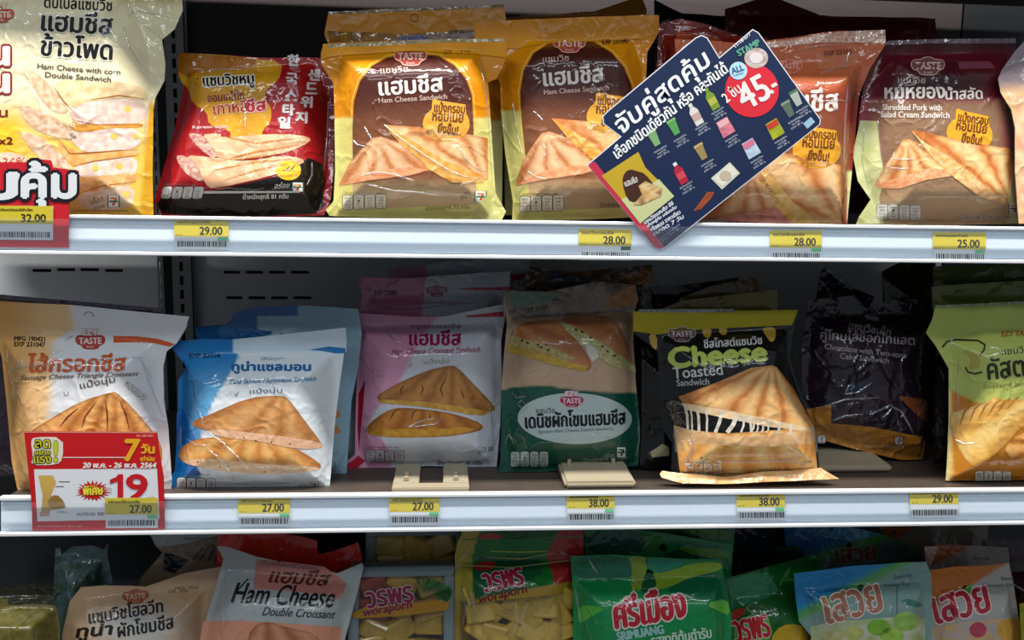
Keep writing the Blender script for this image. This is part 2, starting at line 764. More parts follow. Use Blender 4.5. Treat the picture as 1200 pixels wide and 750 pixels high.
        d['n'].append(np.tile(s.n, (len(V), 1)))
        d['f'].extend([tuple(i + d['k'] for i in f) for f in F])
        d['k'] += len(V)

    def text(s, part, t, x0, yb, x1, h, col, dy=0.0, bold=0.0, out=None, outr=0.0, shear=0.0, layer=4, mat=None, big=False, vdx=0.0):
        """text whose inked box runs from (x0,yb) to (x1,yb+dy) and is h tall"""
        v, tr, asp = text_mesh(t, 0, shear)
        if not len(v):
            return
        dx = x1 - x0
        L = math.hypot(dx, dy)
        ux, uy = dx / L, dy / L
        if part in APART:
            s.serial += 1
            part = part + '|%d' % s.serial
        px = x0 + v[:, 0] * dx + v[:, 1] * h * uy + v[:, 1] * vdx
        py = yb + v[:, 0] * dy - v[:, 1] * h * ux

        def put(ox, oy, c, ly):
            if big:
                X, Z = s.map(px + ox, py + oy)
                tris = []
                for a, b, d in tr:
                    A, B, D = (X[a], Z[a]), (X[b], Z[b]), (X[d], Z[d])
                    ar = (B[0] - A[0]) * (D[1] - A[1]) - (B[1] - A[1]) * (D[0] - A[0])
                    if abs(ar) > 1e-12:
                        tris.append((A, B, D) if ar > 0 else (A, D, B))
                pcs = grid_clip(tris, s.G, s.x0, s.z0)
                XX, ZZ, F = [], [], []
                for p in pcs:
                    F.append(tuple(range(len(XX), len(XX) + len(p))))
                    XX += [q[0] for q in p]
                    ZZ += [q[1] for q in p]
                s.add(part, XX, ZZ, F, as_fn(c), ly, mat or s.mat)
            else:
                X, Z = s.map(px + ox, py + oy)
                F = []
                for a, b, d in tr:
                    ar = (X[b] - X[a]) * (Z[d] - Z[a]) - (Z[b] - Z[a]) * (X[d] - X[a])
                    F.append((a, b, d) if ar > 0 else (a, d, b))
                s.add(part, X, Z, F, as_fn(c), ly, mat or s.mat)
        if out:
            k = 10 if outr > 1.4 else 6
            for i in range(k):
                a = 2 * math.pi * i / k
                put(math.cos(a) * outr, math.sin(a) * outr, out, layer + 0.04 * i)
            layer += 1
        put(0, 0, col, layer)
        if bold:
            for i, (a, b) in enumerate(((1, 0), (-1, 0), (0, 1), (0, -1))):
                put(a * bold, b * bold * 0.7, col, layer + 0.08 * (i + 1))

    def done(s):
        for nm, d in s.parts.items():
            nm = nm.split('|')[0]
            v = np.concatenate(d['v'])
            c = np.concatenate(d['c'])
            n = np.concatenate(d['n'])
            me = bpy.data.meshes.new(nm)
            me.from_pydata(v.tolist(), [], d['f'])
            me.materials.append(d['mat'])
            me.polygons.foreach_set('use_smooth', [True] * len(me.polygons))
            if len(me.vertices) == len(v):
                a = me.attributes.new('Col', 'FLOAT_COLOR', 'POINT')
                a.data.foreach_set('color', np.hstack([c, np.ones((len(c), 1))]).ravel().astype(np.float32))
                if not d.get('raw'):
                    me.normals_split_custom_set_from_vertices([tuple(q) for q in n])
            o = bpy.data.objects.new(nm, me)
            COL.objects.link(o)
            o.parent = s.root
        return s

# ================================================================== the refrigerated display
MWHITE = mat_plain('rail_white_plastic', '#e0eefa', 0.35, nscale=14, namt=0.03, stretch=(0.2, 1, 3))
MRIM = mat_plain('rail_rim_plastic', '#f2f5f8', 0.22, nscale=14, namt=0.02)
MBOARD = mat_plain('dark_shelf_board', '#4a4038', 0.5, nscale=40, namt=0.12)
MBOARDW = mat_plain('shelf_metal', '#9aa2a8', 0.5, nscale=40, namt=0.06)
MWALLB = mat_plain('shade_toned_back_panel', '#2a2122', 0.5, nscale=6, namt=0.12)  # dark tone stands in for shade and dim reflections on the upper wall
MWALL = mat_plain('cold_grey_back_panel', '#e9eef0', 0.42, nscale=6, namt=0.10, stretch=(1, 1, 0.5))
MWALL2 = mat_plain('dark_back_panel', '#0e1215', 0.4, nscale=6, namt=0.15)
MPOST = mat_plain('grey_post_steel', '#a4aaaa', 0.4, metal=0.0, nscale=30, namt=0.08)
MBLACK = mat_plain('black_void', '#07080a', 0.6)
MCREAM = mat_plain('cream_pusher_plastic', '#a89c84', 0.4, nscale=30, namt=0.05)

YB = 0.40
H_SHELF = 0.2645


def wall_xz(px, py, Y=YB):
    p = at_y(px, py, Y)
    return p[0], p[2]


def slot_px(xa, xb, y, h=3.4):
    a = wall_xz(xa, y)
    b = wall_xz(xb, y)
    hh = h / FPX * 1.16 / 2
    z = (a[1] + b[1]) / 2
    return (a[0], b[0], z - hh, z + hh)


def fix_wall(name, x0, x1, holes, mat, z0, z1):
    o = plate_with_holes(name, x0, x1, z0, z1, holes, YB, 0.002, mat)
    o['kind'] = 'structure'
    return o


px_ = world_x(197, YB, 0.0)
xr = world_x(1120, YB, 0.2)
hl = [slot_px(38, 60, 317), slot_px(67, 88, 316), slot_px(94, 116, 316), slot_px(123, 144, 317)]
hr = []
for yy in (319, 349, 379, 409):
    for a, b in ((262, 281), (288, 308), (315, 334), (341, 362)):
        hr.append(slot_px(a + (yy - 319) * .1, b + (yy - 319) * .1, yy))
fix_wall('wall_back', -1.1, px_ - 0.012, hl, MWALL, -0.30, -0.03)
fix_wall('wall_back', px_ + 0.026, xr, hr, MWALL, -0.30, -0.03)
fix_wall('wall_back', xr + 0.003, 1.3, [], MWALL2, -0.30, -0.03)
fix_wall('wall_back', -1.1, xr, [], MWALLB, -0.027, 0.5)
fix_wall('wall_back', xr + 0.003, 1.3, [], MWALL2, -0.027, 0.5)
fix_wall('wall_back', -1.1, 1.3, [], MWALL2, -0.75, -0.303)
o = box('wall_back', -1.2, 1.4, YB + 0.03, YB + 0.04, -0.8, 0.55, MBLACK)  # black sheet stands in for the dark behind slots and seams
o['kind'] = 'structure'
# end walls of the cabinet
for nm, X in (('wall_left', -1.1), ('wall_right', 1.3)):
    o = box(nm, X - 0.01, X, -0.02, YB + 0.03, -0.8, 0.55, MWALL2)
    o['kind'] = 'structure'
o = box('trim_1', -1.1, 1.3, -0.10, YB, -0.80, -0.78, MBOARDW)
o['kind'] = 'structure'
o = box('trim_2', -1.1, 1.3, -0.08, YB + 0.05, -1.2, -0.80, MWALL2)
o['kind'] = 'structure'
o = box('floor', -5, 5, -6, YB + 0.05, -1.22, -1.2, mat_plain('store_floor_tile', '#77746e', 0.35, nscale=2, namt=0.1))
o['kind'] = 'structure'

# slotted upright with two punched flanges
up = empty('slotted_upright', (px_ + 0.007, YB - 0.012, 0), 'grey slotted steel upright against the back panel, left of the vented panel', 'shelf upright')


def flange(x0, x1, xs, w, name='slotted_flange'):
    hs = []
    z = -0.74
    while z < 0.46:
        hs.append((xs - w / 2, xs + w / 2, z, z + 0.0125))
        z += 0.0195
    X = up.location.x
    bm = bmesh.new()

    def blk(a, b, c, d):
        vs = [bm.verts.new((x - X, y, z)) for x in (a, b) for y in (0.0, 0.0015) for z in (c, d)]
        for f in ((0, 1, 3, 2), (4, 6, 7, 5), (0, 4, 5, 1), (2, 3, 7, 6), (0, 2, 6, 4), (1, 5, 7, 3)):
            bm.faces.new([vs[i] for i in f])
    blk(x0, xs - w / 2, -0.75, 0.49)
    blk(xs + w / 2, x1, -0.75, 0.49)
    zz = -0.75
    for h in hs:
        blk(xs - w / 2, xs + w / 2, zz, h[2])
        zz = h[3]
    blk(xs - w / 2, xs + w / 2, zz, 0.49)
    return bm_obj(name, bm, MPOST, up)


flange(px_ - 0.013, px_ - 0.005, px_ - 0.010, 0.0028)
flange(px_ + 0.008, px_ + 0.034, px_ + 0.019, 0.0050)
box('gap_shade_strip', -0.0125, 0.0, 0.0005, 0.011, -0.75, 0.49, MBLACK, up)  # black strip painted in for the shaded gap between the flanges
box('flange_side', -0.0002, 0.0012, 0.0, 0.011, -0.75, 0.49, MPOST, up)
box('flange_side', 0.0255, 0.027, 0.0, 0.011, -0.75, 0.49, MPOST, up)
bx2 = box('slot_shade_sheet', 0.0005, 0.0262, 0.0055, 0.0075, -0.75, 0.49, MBLACK, up)  # black sheet supplies the shade inside the punched slots


def shelf(z, tilt, x0, x1, label, surf):
    t = empty('shelf', (0, 0, z), label, 'shelf')

    def extr(name, prof, mat, a=x0, b=x1):
        n = len(prof)
        vs = [(X, p[0], p[1] + tilt * X) for X in (a, b) for p in prof]
        fs = [(i, (i + 1) % n, n + (i + 1) % n, n + i) for i in range(n)] + [tuple(range(n))[::-1], tuple(range(n, 2 * n))]
        o = mesh_obj(name, vs, fs, mat, t)
        return o
    extr('price_rail', [(0.0005, -0.003), (-0.0030, -0.032), (0.004, -0.034), (0.004, -0.001)], MWHITE)
    extr('rail_rim', [(-0.0030, -0.0008), (-0.0024, 0.0), (0.004, 0.0), (0.006, -0.001), (0.006, -0.0035), (-0.0024, -0.0035), (-0.0030, -0.0028)], MRIM)
    extr('rail_rim', [(-0.0085, -0.0332), (-0.0078, -0.0324), (0.004, -0.0324), (0.004, -0.036), (-0.0078, -0.036), (-0.0085, -0.0352)], MRIM)
    extr('rail_groove', [(-0.0006, -0.0070), (0.001, -0.0070), (0.001, -0.0076), (-0.0006, -0.0076)], MWHITE)
    extr('clear_cover', [(-0.0062, -0.0040), (-0.0066, -0.0317), (-0.0064, -0.0317), (-0.0060, -0.0040)], MCOVER, x0 + 0.002, x1)
    extr('shelf_board', [(0.0062, -0.004), (0.0062, -0.024), (0.36, -0.024), (0.36, -0.004)], surf)
    for X in (px_ + 0.015,):
        o = box('bracket', X - 0.0015, X + 0.0015, 0.05, YB - 0.012, -0.034, -0.0245, MPOST, t)
    return t


MCOVER = mat_clear('rail_cover_film', '#dfeaf4', haze=0.05, gloss=0.04, bump=0.0)
lx0 = world_x(2, 0, -0.28)
shelf(0.0, 0.0034, -0.62, 0.86, 'upper shelf with a white price rail, under the row with the yellow ham cheese packs', MBOARD)
shelf(-H_SHELF, -0.0031, lx0, 0.86, 'middle shelf with a white price rail and a bare dark patch beside the black pack', MBOARD)
shelf(-0.530, 0.0, -0.62, 0.86, 'lowest shelf carrying the croissant, fruit and green snack bags', MBOARD)
shelf(0.335, 0.0, -0.62, 0.86, 'topmost shelf just above the top edge of the photo', MBOARD)

# cream pusher tracks on the middle shelf
ZS1, ZS2, ZS3 = -0.0038, -0.2684, -0.5338


def pusher(label, xa, xb, ya, yb, arms, name='pusher_track'):
    """low cream plastic pusher: front bar + arms running back, each with a small peg"""
    f = at_z((xa + xb) / 2, yb, ZS2 + 0.004)
    k = at_z((xa + xb) / 2, ya, ZS2 + 0.004)
    Xa, Xb = at_z(xa, yb, ZS2 + 0.004)[0], at_z(xb, yb, ZS2 + 0.004)[0]
    t = empty(name, (0.5 * (Xa + Xb), f[1], ZS2), label, 'shelf pusher', 'cream pusher tracks on the middle shelf')
    W = (Xb - Xa) / 2
    D = k[1] - f[1]
    if arms:
        box('front_bar', -W, W, 0, 0.016, 0, 0.006, MCREAM, t, 0.001)
        for s in (-1, 1):
            c = s * (W - 0.013)
            box('arm', c - 0.013, c + 0.013, 0.0162, D + 0.05, 0, 0.0055, MCREAM, t, 0.001)
            box('peg', c - 0.0022, c + 0.0022, 0.022, 0.027, 0.0056, 0.010, MCREAM, t, 0.0006)
            box('peg', c - 0.0022, c + 0.0022, 0.040, 0.045, 0.0056, 0.010, MCREAM, t, 0.0006)
            box('arm_groove', c + 0.007, c + 0.008, 0.02, D + 0.04, 0.0054, 0.0062, MPOST, t)
    else:
        bm = box_data(-W, W, 0, D, 0, 0.012, 0.0025)
        for v in bm.verts:
            if v.co.y < D * 0.5 and v.co.z > 0.006:
                v.co.z -= 0.005
        bm_obj('sloped_block', bm, MCREAM, t)
        for s in (-0.7, 0.6):
            box('peg', W * s - 0.002, W * s + 0.002, D * 0.80, D * 0.80 + 0.004, 0.0095, 0.017, MCREAM, t, 0.0006)
    return t


pusher('cream plastic track with two arms, under the pink and white pack', 459, 550, 548, 574, True)
pusher('cream plastic block under the dark green pack', 662, 746, 548, 568, False)
pusher('long cream plastic bar under the dark purple chocolate pack', 957, 1047, 530, 549, False)
pusher('cream plastic block half hidden left of the black pack', 762, 800, 520, 540, False)


# ------------------------------------------------------------------ tags in the price rails
def barcode(P, part, x0, y0, x1, y1, dy=0.0, seed=1, layer=3, col='#141820'):
    r = random.Random(seed)
    x = x0
    while x < x1 - 1:
        w_ = r.choice((0.7, 1.0, 1.0, 1.7))
        o = dy * (x - x0) / (x1 - x0)
        P.poly(part, [(x, y0 + o), (x + w_, y0 + o), (x + w_, y1 + o), (x, y1 + o)], col, layer)
        x += w_ + r.choice((0.9, 1.1, 1.6))


def price_tag(label, x0, y0, x1, y1, yb, price, line, dy=0.4, green=True, dark=False, z=0.0, Yt=-0.0040, ln=6.8, tint='#dcc838', stamp='#6fd08c'):
    w_ = x1 - x0
    ol = [(x0, y0), (x1, y0 + dy), (x1, yb + dy), (x0 + 1, yb)]
    P = Sheet('price_tag', label, 'price tag', (x0 + x1) / 2, Y=Yt, z=float(at_y((x0 + x1) / 2, yb, Yt)[2]), lean=ln,
              outline=ol, flat=True, mat=MCARD, color='#e4ebf1', group='yellow price tags in the shelf rails', body='paper', clampz=False)
    P.poly('yellow_band', [(x0, y0), (x1, y0 + dy), (x1, y1 + dy), (x0, y1)], tint, 1)
    P.text('lettering', line, x0 + 4, y0 + 6.2, x0 + w_ * 0.66, 3.6, '#4a4210', dy=dy * .6, bold=0.15, layer=2)
    P.text('lettering', price, x0 + w_ * 0.47, y1 - 2.0, x0 + w_ * 0.88, 9.2, '#2a2608', dy=dy * .4, bold=0.35, layer=2)
    P.text('lettering', '- -', x0 + 3, y1 - 1.5, x0 + 9, 0.8, '#6a6010', layer=2)
    if green:
        gx = x0 + w_ * (0.8 if dark else 0.8)
        P.poly('promo_sticker', [(gx, y1 + 0.5 + dy), (x1 - 1, y1 + .5 + dy), (x1 - 1, y1 + 4.8 + dy), (gx, y1 + 4.8 + dy)], '#1d5c30' if dark else stamp, 2)
    barcode(P, 'barcode', x0 + 4, yb - 9.6, x1 - 1.5, yb - 3.0, dy, seed=int(x0))
    return P.done()

# ================================================================== printed details shared by packs
def nutri(P, x0, y0, x1, y1, dy=0.0, line='#6b6f78', cell='#eef2f2', n=4, slant=0.0, head=True):
    w_ = (x1 - x0) / n
    for i in range(n):
        a, b = x0 + i * w_ + 0.4, x0 + (i + 1) * w_ - 0.4
        o = dy * (i + 0.5) / n
        pts = [(px + slant * (y1 - py) / (y1 - y0), py + o) for px, py in rrect(a, y0, b, y1, 2.6)]
        P.poly('nutrition_panel', pts, cell, 3)
        P.line('nutrition_panel', pts, 0.7, line, 4, closed=True)
        for j, t in enumerate(('พลังงาน' if i == 0 else 'น้ำตาล' if i == 1 else 'ไขมัน' if i == 2 else 'โซเดียม',
                               ('250', '1', '13', '340')[i], ('กิโลแคลอรี', 'ก.', 'ก.', 'มก.')[i], ('*13%', '*2%', '*20%', '*14%')[i])):
            yy = y0 + (y1 - y0) * (0.27 + 0.225 * j) + o
            ww = min(w_ * 0.3, w_ * 0.07 * len(t) + .3)
            cx = (a + b) / 2 + slant * (1 - (0.27 + .225 * j))
            P.text('nutrition_panel', t, cx - ww, yy, cx + ww, (y1 - y0) * 0.16, '#5c6068', layer=5)
    if head:
        P.text('nutrition_panel', 'คุณค่าทางโภชนาการต่อ 1 ซอง', x0 + w_ * .3, y0 - 1.2 + 0, x1 - w_ * .6, 3.0, line if cell != '#eef2f2' else '#f4f4ee', layer=4)


def logo(P, cx, cy, w, fill='#c8443a', line='#f2c7b8', txt='#f6e6dc', dy=0.0, half=False, top=False):
    h = w * 0.34
    k = w / 40.0
    pts = [(-20, -4), (-17, -9), (-8, -9), (-4, -12), (4, -12), (8, -9), (17, -9), (20, -4), (18, 2), (12, 4), (10, 9), (-9, 9), (-11, 4), (-18, 2)]
    q = [(cx + a * k, cy + b * k + dy * a / 20) for a, b in pts]
    q = smooth_pts(q, 2)
    P.poly('logo', q, fill, 3)
    P.line('logo', q, 1.1 * k, line, 4, closed=True, step=3)
    P.text('logo', 'TASTE', cx - 15 * k, cy + 2.2 * k - dy * .75, cx + 15 * k, 8.2 * k, txt, dy=dy * 1.5, bold=0.45 * k, layer=5)
    P.text('logo', 'fresh', cx - 5 * k, cy + 7.6 * k, cx + 5 * k, 3.2 * k, txt, layer=5)
    if top:
        P.text('logo', 'EZY', cx - 10 * k, cy - 9.5 * k, cx + 10 * k, 7.5 * k, txt, dy=dy, bold=0.9 * k, out=fill, outr=1.2 * k, layer=5)


def seven(P, x0, y0, x1, y1, dy=0.0, slant=0.0, mono=None):
    def q(a, b):
        return (x0 + a * (x1 - x0) + slant * (1 - b), y0 + b * (y1 - y0) + dy * a)
    G, R, O, W_ = ('#2c7a55', '#d8342a', '#e88a2a', '#f4f4ee') if not mono else (mono, mono, mono, '#e9ece9')
    P.poly('store_mark', [q(0, 0), q(1, 0), q(1, 1), q(0, 1)], G, 3)
    P.poly('store_mark', [q(.1, .02), q(.9, .02), q(.9, .98), q(.1, .98)], W_, 4)
    P.poly('store_mark', [q(.22, .18), q(.78, .18), q(.78, .32), q(.22, .32)], O, 5)
    P.poly('store_mark', [q(.60, .32), q(.78, .32), q(.56, .84), q(.36, .84)], R, 5)
    P.poly('store_mark', [q(.16, .44), q(.86, .44), q(.86, .58), q(.16, .58)], mono or G, 6)


def badge(P, cx, cy, s=1.0, fill='#e9a63a', ink='#6a3512', dx=0.0, dy=0.0):
    """round crust badge: three lines of Thai on an amber flask shape"""
    def q(a, b):
        return (cx + a * s + dx * b / 30, cy + b * s + dy * a / 30)
    P.poly('badge', [q(*p) for p in ell(0, 5, 27, 21, 30) if p[1] < 30], fill, 3)
    P.poly('badge', [q(-16, -22), q(-13, -24), q(-10, -22), q(22, -17), q(23, -6), q(10, 2), q(-14, 2), q(-17, -10)], fill, 4)
    for t, a, b, yb, h in (('แป้งกรอบ', -14, 21, -9, 12), ('หอมเนย', -16, 19, 1, 9), ('ยิ่งขึ้น!', -10, 13, 15, 12)):
        p0, p1 = q(a, yb), q(b, yb + 2.5)
        P.text('badge', t, p0[0], p0[1], p1[0], h * s, ink, dy=p1[1] - p0[1], bold=0.3 * s, layer=6)


def stamp(P, s, x0, yb, x1, h, dy=0.0, col='#2b2320', layer=5):
    P.text('date_stamp', s, x0, yb, x1, h, col, dy=dy, bold=0.2, layer=layer)


def strip_seal(P, pts, col='#b9b4a4', layer=2):
    """crimped, glinting strip of film along the cut edge"""
    P.poly('crimped_edge', pts, mott(col, 0.5, 3, 2.0), layer, mat=MSEAL)  # mottle puts part of the glint into the film colour


def hanghole(P, cx, cy, r=4.5, col='#5c4310', part='hang_cut'):
    pts = [(cx + r * math.cos(a), cy + r * 0.8 * math.sin(a)) for a in np.linspace(math.pi * 1.02, math.pi * 2.1, 10)]
    P.line(part, pts, 0.9, col, 4, step=2)


def triple_toast(P, part, pts, apex, **kw):
    P.poly(part, pts, toast(pts, apex, **kw), 3)


def streak(P, pts, w=1.2, col='#ffffff'):
    pass

# ================================================================== UPPER SHELF
# ---- corn double sandwich bag, far left
def corn_col(x, y):
    cream = C('#eadfb8'); yel = C('#f2bd2a'); gold = C('#d09a1c'); g2 = C('#cfc79a')
    t = sstep(108, 150, y) * sstep(75, 10, x)
    t = np.maximum(t, sstep(118, 175, y) * 0.85)
    c = cream * (1 - t)[:, None] + yel * t[:, None]
    t2 = sstep(120, 190, x - 0) * sstep(150, 100, y) * 0.5
    c = c * (1 - t2)[:, None] + g2 * t2[:, None]
    e = sstep(0, 5, x - (172 - 0.09 * (y - 125))) * sstep(112, 126, y)
    c = c * (1 - e)[:, None] + gold * e[:, None]
    top = sstep(14, -5, y) * sstep(120, 150, x)
    return c * (1 - top * .6)[:, None] + C('#b9a43c') * (top * .6)[:, None]


P = Sheet('sandwich_pack', 'tall cream and yellow corn sandwich bag with black lettering, left end of upper shelf', 'sandwich pack',
          60, Y=0.040, z=ZS1, lean=9, T=0.024, Tb=0.012, seed=1.1, wr=1.1,
          outline=[(-62, -48), (214, -48), (214, 0), (215, 13), (205, 35), (190, 47), (192, 60), (194, 75), (193, 95), (182, 115), (180, 130), (179, 200), (180, 253), (-62, 256)],
          bulge=[(-58, -10), (150, -10), (176, 60), (176, 110), (168, 130), (166, 250), (-58, 253)], color=corn_col)
for nm, pts, c in (
    ('bread', [(25, 82), (28, 79), (42, 84), (62, 104), (82, 128), (76, 134), (60, 130), (44, 112)], mott('#c9a27c', .18, 5, 1, '#e6cfae')),
    ('bread', [(62, 100), (80, 92), (110, 96), (150, 96), (172, 106), (173, 118), (140, 114), (100, 120), (84, 128)], mott('#e2bd86', .1, 9, 2, '#f0dcb0')),
    ('ham', [(82, 128), (100, 120), (140, 115), (172, 118), (169, 147), (120, 146), (100, 147), (84, 141)], mott('#dcb7a6', .12, 7, 3, '#ecd9cc')),
    ('crust', [(84, 141), (100, 146), (125, 146), (168, 144), (167, 150), (130, 150), (98, 156), (80, 150)], mott('#d9953c', .15, 8, 4)),
    ('bread', [(20, 126), (28, 123), (46, 128), (74, 143), (92, 160), (86, 165), (60, 160), (34, 148)], mott('#c99e78', .2, 5, 5, '#e8cbb0')),
    ('ham', [(78, 152), (98, 156), (130, 150), (166, 151), (164, 175), (130, 176), (100, 180), (86, 168)], mott('#dfbcab', .12, 7, 6, '#f0ddd0')),
    ('crust', [(64, 166), (84, 174), (100, 180), (130, 177), (164, 174), (163, 183), (135, 185), (108, 190), (88, 196), (78, 188)], mott('#e0a04c', .18, 9, 7, '#ecbf80')),
    ('bread', [(22, 155), (30, 154), (50, 162), (70, 178), (92, 206), (66, 208), (44, 184)], mott('#d3a986', .15, 6, 8, '#f0d2b4')),
    ('ham', [(84, 196), (108, 190), (136, 185), (162, 184), (160, 206), (120, 207), (90, 208)], mott('#e2c0ac', .12, 7, 9, '#f0dccb')),
    ('crust', [(90, 208), (120, 206), (160, 202), (160, 214), (130, 220), (96, 228)], mott('#dd9c50', .15, 9, 10, '#efc58a')),
    ('ham', [(92, 226), (130, 219), (158, 216), (156, 246), (92, 246)], mott('#d8b795', .15, 6, 11, '#e8d2b8'))):
    P.poly('sandwich_picture', pts, c, 2 + 0.5 * (nm == 'crust'), sm=1)
for pts in ([(80, 180), (120, 178), (162, 175)], [(70, 165), (82, 180), (96, 180), (130, 178)], [(88, 194), (110, 189), (162, 182)], [(84, 140), (110, 146), (168, 146)], [(62, 100), (74, 118), (88, 132)], [(92, 227), (120, 218), (160, 213)], [(100, 118), (140, 112), (170, 116)]):
    P.line('sandwich_picture', pts, 1.3, '#a8642a', 4, taper=True)
for cx, cy in ((134, 160), (160, 160), (112, 197), (140, 195), (150, 128), (148, 228)):
    P.poly('sandwich_picture', ell(cx, cy, 4, 3.6, 10), '#e8c85a', 4)
for cr in ([(84, 145), (98, 146), (118, 134)], [(82, 140), (84, 150), (84, 158)], [(145, 30), (152, 55), (168, 80)], [(150, 5), (165, 25), (190, 45)], [(180, 110), (172, 130), (168, 180)], [(150, 20), (160, 12), (200, 20)]):
    P.crease(cr)
P.text('lettering', 'ดับเบิ้ลแซนวิช', 52, 9, 131, 15, '#26221e', dy=4, bold=.35)
P.text('lettering', 'แฮมชีส', 49, 36, 131, 25, '#0c0a0a', dy=5, bold=1.0, out='#efe9d6', outr=2.0, big=True)
P.text('lettering', 'ข้าวโพด', 48, 65, 131, 26, '#0c0a0a', dy=5.5, bold=1.0, out='#efe9d6', outr=2.0, big=True)
P.text('lettering', 'Ham Cheese with corn', 44, 80.5, 141, 6.3, '#4a4234', dy=7.5, bold=.2)
P.text('lettering', 'Double Sandwich', 53, 90.5, 130, 6.3, '#4a4234', dy=6, bold=.2)
for yb in (77, 109):
    P.text('red_lettering', 'น', -22, yb, 11, 22, '#e8dcd0', bold=1.2, out='#8e1a1e', outr=3.4, big=True)
P.text('red_lettering', 'ขึ้น', -14, 137, 9, 12, '#7c1a16', bold=.4)
P.text('red_lettering', 'นx2', -10, 169, 15, 8, '#6a1c12', bold=.4)
P.poly('red_lettering', [(-20, 182), (12, 178), (32, 184), (28, 197), (-20, 198)], '#f3cdb0', 2)
P.text('red_lettering', '36%', 1, 197, 30, 12, '#cf5a40', shear=.3, dy=-1)
logo(P, 0, 19, 34, fill='#c9503e', line='#b8483a', txt='#e9dcc0', top=True)
P.text('lettering', 'เลือก', 107, 240, 122, 8, '#2e2018', dy=-4, shear=.3)
P.text('lettering', 'แล้วอร่อย', 110, 246, 124, 5, '#2e2018', dy=-3, shear=.3)
seven(P, 126, 229, 140.5, 243)
P.text('lettering', 'น้ำหนักสุทธิ 130 กรัม อย. 13-2-02050', 84, 248.5, 150, 2.4, '#5c4a20')
P.done()

# ---- red korean style pack
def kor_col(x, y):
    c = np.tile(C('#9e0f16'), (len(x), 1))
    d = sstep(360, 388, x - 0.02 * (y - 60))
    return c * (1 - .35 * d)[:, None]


P = Sheet('sandwich_pack', 'red and black korean style sandwich pack with a yellow splash, leaning back', 'sandwich pack',
          285, Y=0.058, z=ZS1, lean=16, yaw=-2, T=0.026, Tb=0.008, R=.03, seed=2.2, wr=.7,
          outline=[(209, 62), (260, 63), (300, 68), (378, 68), (382, 80), (392, 97), (391, 150), (390, 200), (388, 230), (380, 252), (300, 256), (190, 252), (181, 236), (190, 205), (203, 160), (212, 120), (216, 100), (208, 88)],
          bulge=[(222, 84), (370, 78), (382, 110), (382, 205), (372, 248), (300, 254), (196, 250), (186, 234), (196, 195), (214, 130)], color=kor_col)
yl = [(208, 62), (260, 64), (300, 69), (330, 72), (330, 88), (322, 98), (312, 105), (310, 116), (318, 126), (318, 142), (308, 152), (306, 164), (270, 164), (270, 152), (245, 148), (242, 130), (226, 122), (221, 104), (212, 96), (209, 86)]
P.poly('yellow_splash', yl, mott('#cf9418', .1, 20, 1), 1, sm=1)
P.poly('yellow_splash', [(209, 62), (300, 68), (300, 78), (232, 84), (222, 92), (209, 84)], '#a9660c', 2)
P.text('lettering', 'แซนวิชหมู', 239, 106, 298, 17, '#100c0c', dy=-3, bold=.5, out='#e4d9c2', outr=1.8, big=True)
P.text('lettering', 'ออมเกไต๊ก', 244, 120, 286, 11, '#8a1a20', dy=-4, bold=.3)
P.text('lettering', 'เกาหลี', 251, 134.5, 290, 14, '#a31320', dy=-4, bold=.5, out='#e8d2a0', outr=1)
P.text('lettering', 'ชีส', 289, 131.5, 312, 15, '#b01324', dy=-2, bold=.7, out='#eab9b4', outr=1.8)
for ch, cx, cy in (('한', 344, 70), ('국', 342, 92), ('스', 341, 111), ('타', 338, 128), ('일', 333, 143), ('샌', 368, 87), ('드', 365, 103), ('위', 359, 119), ('지', 353, 137)):
    P.text('korean_lettering', ch, cx - 6.5, cy + 7, cx + 6.5, 13, '#d9d2d0', bold=.9, dy=.5, layer=4)
P.text('lettering', 'Korean Style', 226, 152, 267, 4.5, '#d8b8b0', dy=-1, bold=.2)
blk = [(232, 226), (260, 222), (330, 205), (362, 185), (378, 192), (382, 214), (374, 240), (300, 240), (232, 238), (190, 238), (188, 228)]
P.poly('black_band', blk, '#16100e', 1)
P.poly('black_band', [(190, 233), (236, 232), (300, 232), (378, 226), (380, 240), (372, 250), (300, 254), (230, 253), (190, 250), (183, 238)], '#0f0c0b', 2)
P.poly('sandwich_picture', [(220, 157), (228, 156), (240, 160), (250, 172), (255, 182), (250, 186), (238, 178), (228, 168)], mott('#a05a50', .3, 3, 4, '#d9b09c'), 3, sm=1)
P.poly('sandwich_picture', [(234, 158), (258, 156), (260, 162), (300, 158), (335, 157), (362, 160), (365, 166), (340, 178), (300, 186), (255, 188), (250, 172)], mott('#cf9f78', .14, 12, 5, '#e2ba90'), 3, sm=1)
P.poly('sandwich_picture', [(205, 183), (216, 182), (232, 192), (240, 212), (230, 212), (214, 200)], mott('#a8685c', .3, 3, 6, '#dcb6a2'), 3, sm=1)
P.poly('sandwich_picture', [(216, 182), (245, 184), (290, 190), (330, 182), (356, 186), (356, 192), (320, 206), (250, 222), (240, 216), (232, 192)], mott('#d6a27a', .12, 12, 7, '#e8bd94'), 4, sm=1)
for a in ([(262, 160), (300, 168), (350, 162)], [(255, 190), (300, 178), (352, 170)], [(262, 212), (300, 200), (350, 190)], [(250, 200), (300, 190), (350, 186)], [(270, 188), (300, 184), (330, 180)]):
    P.line('sandwich_picture', a, 2.2, '#c87e3c', 5, taper=True)
P.poly('badge', ell(338.5, 200, 14.5, 11.5, 24), '#f0b81c', 5)
for k in range(2):
    P.line('badge', [(330 + 6 * k, 201), (336 + 6 * k, 199), (342 + 4 * k, 193)], 1.6, '#5c3a10', 6, taper=True)
P.text('badge', 'หอมอร่อย', 328, 208, 348, 4, '#5c3a10', dy=-1, layer=6)
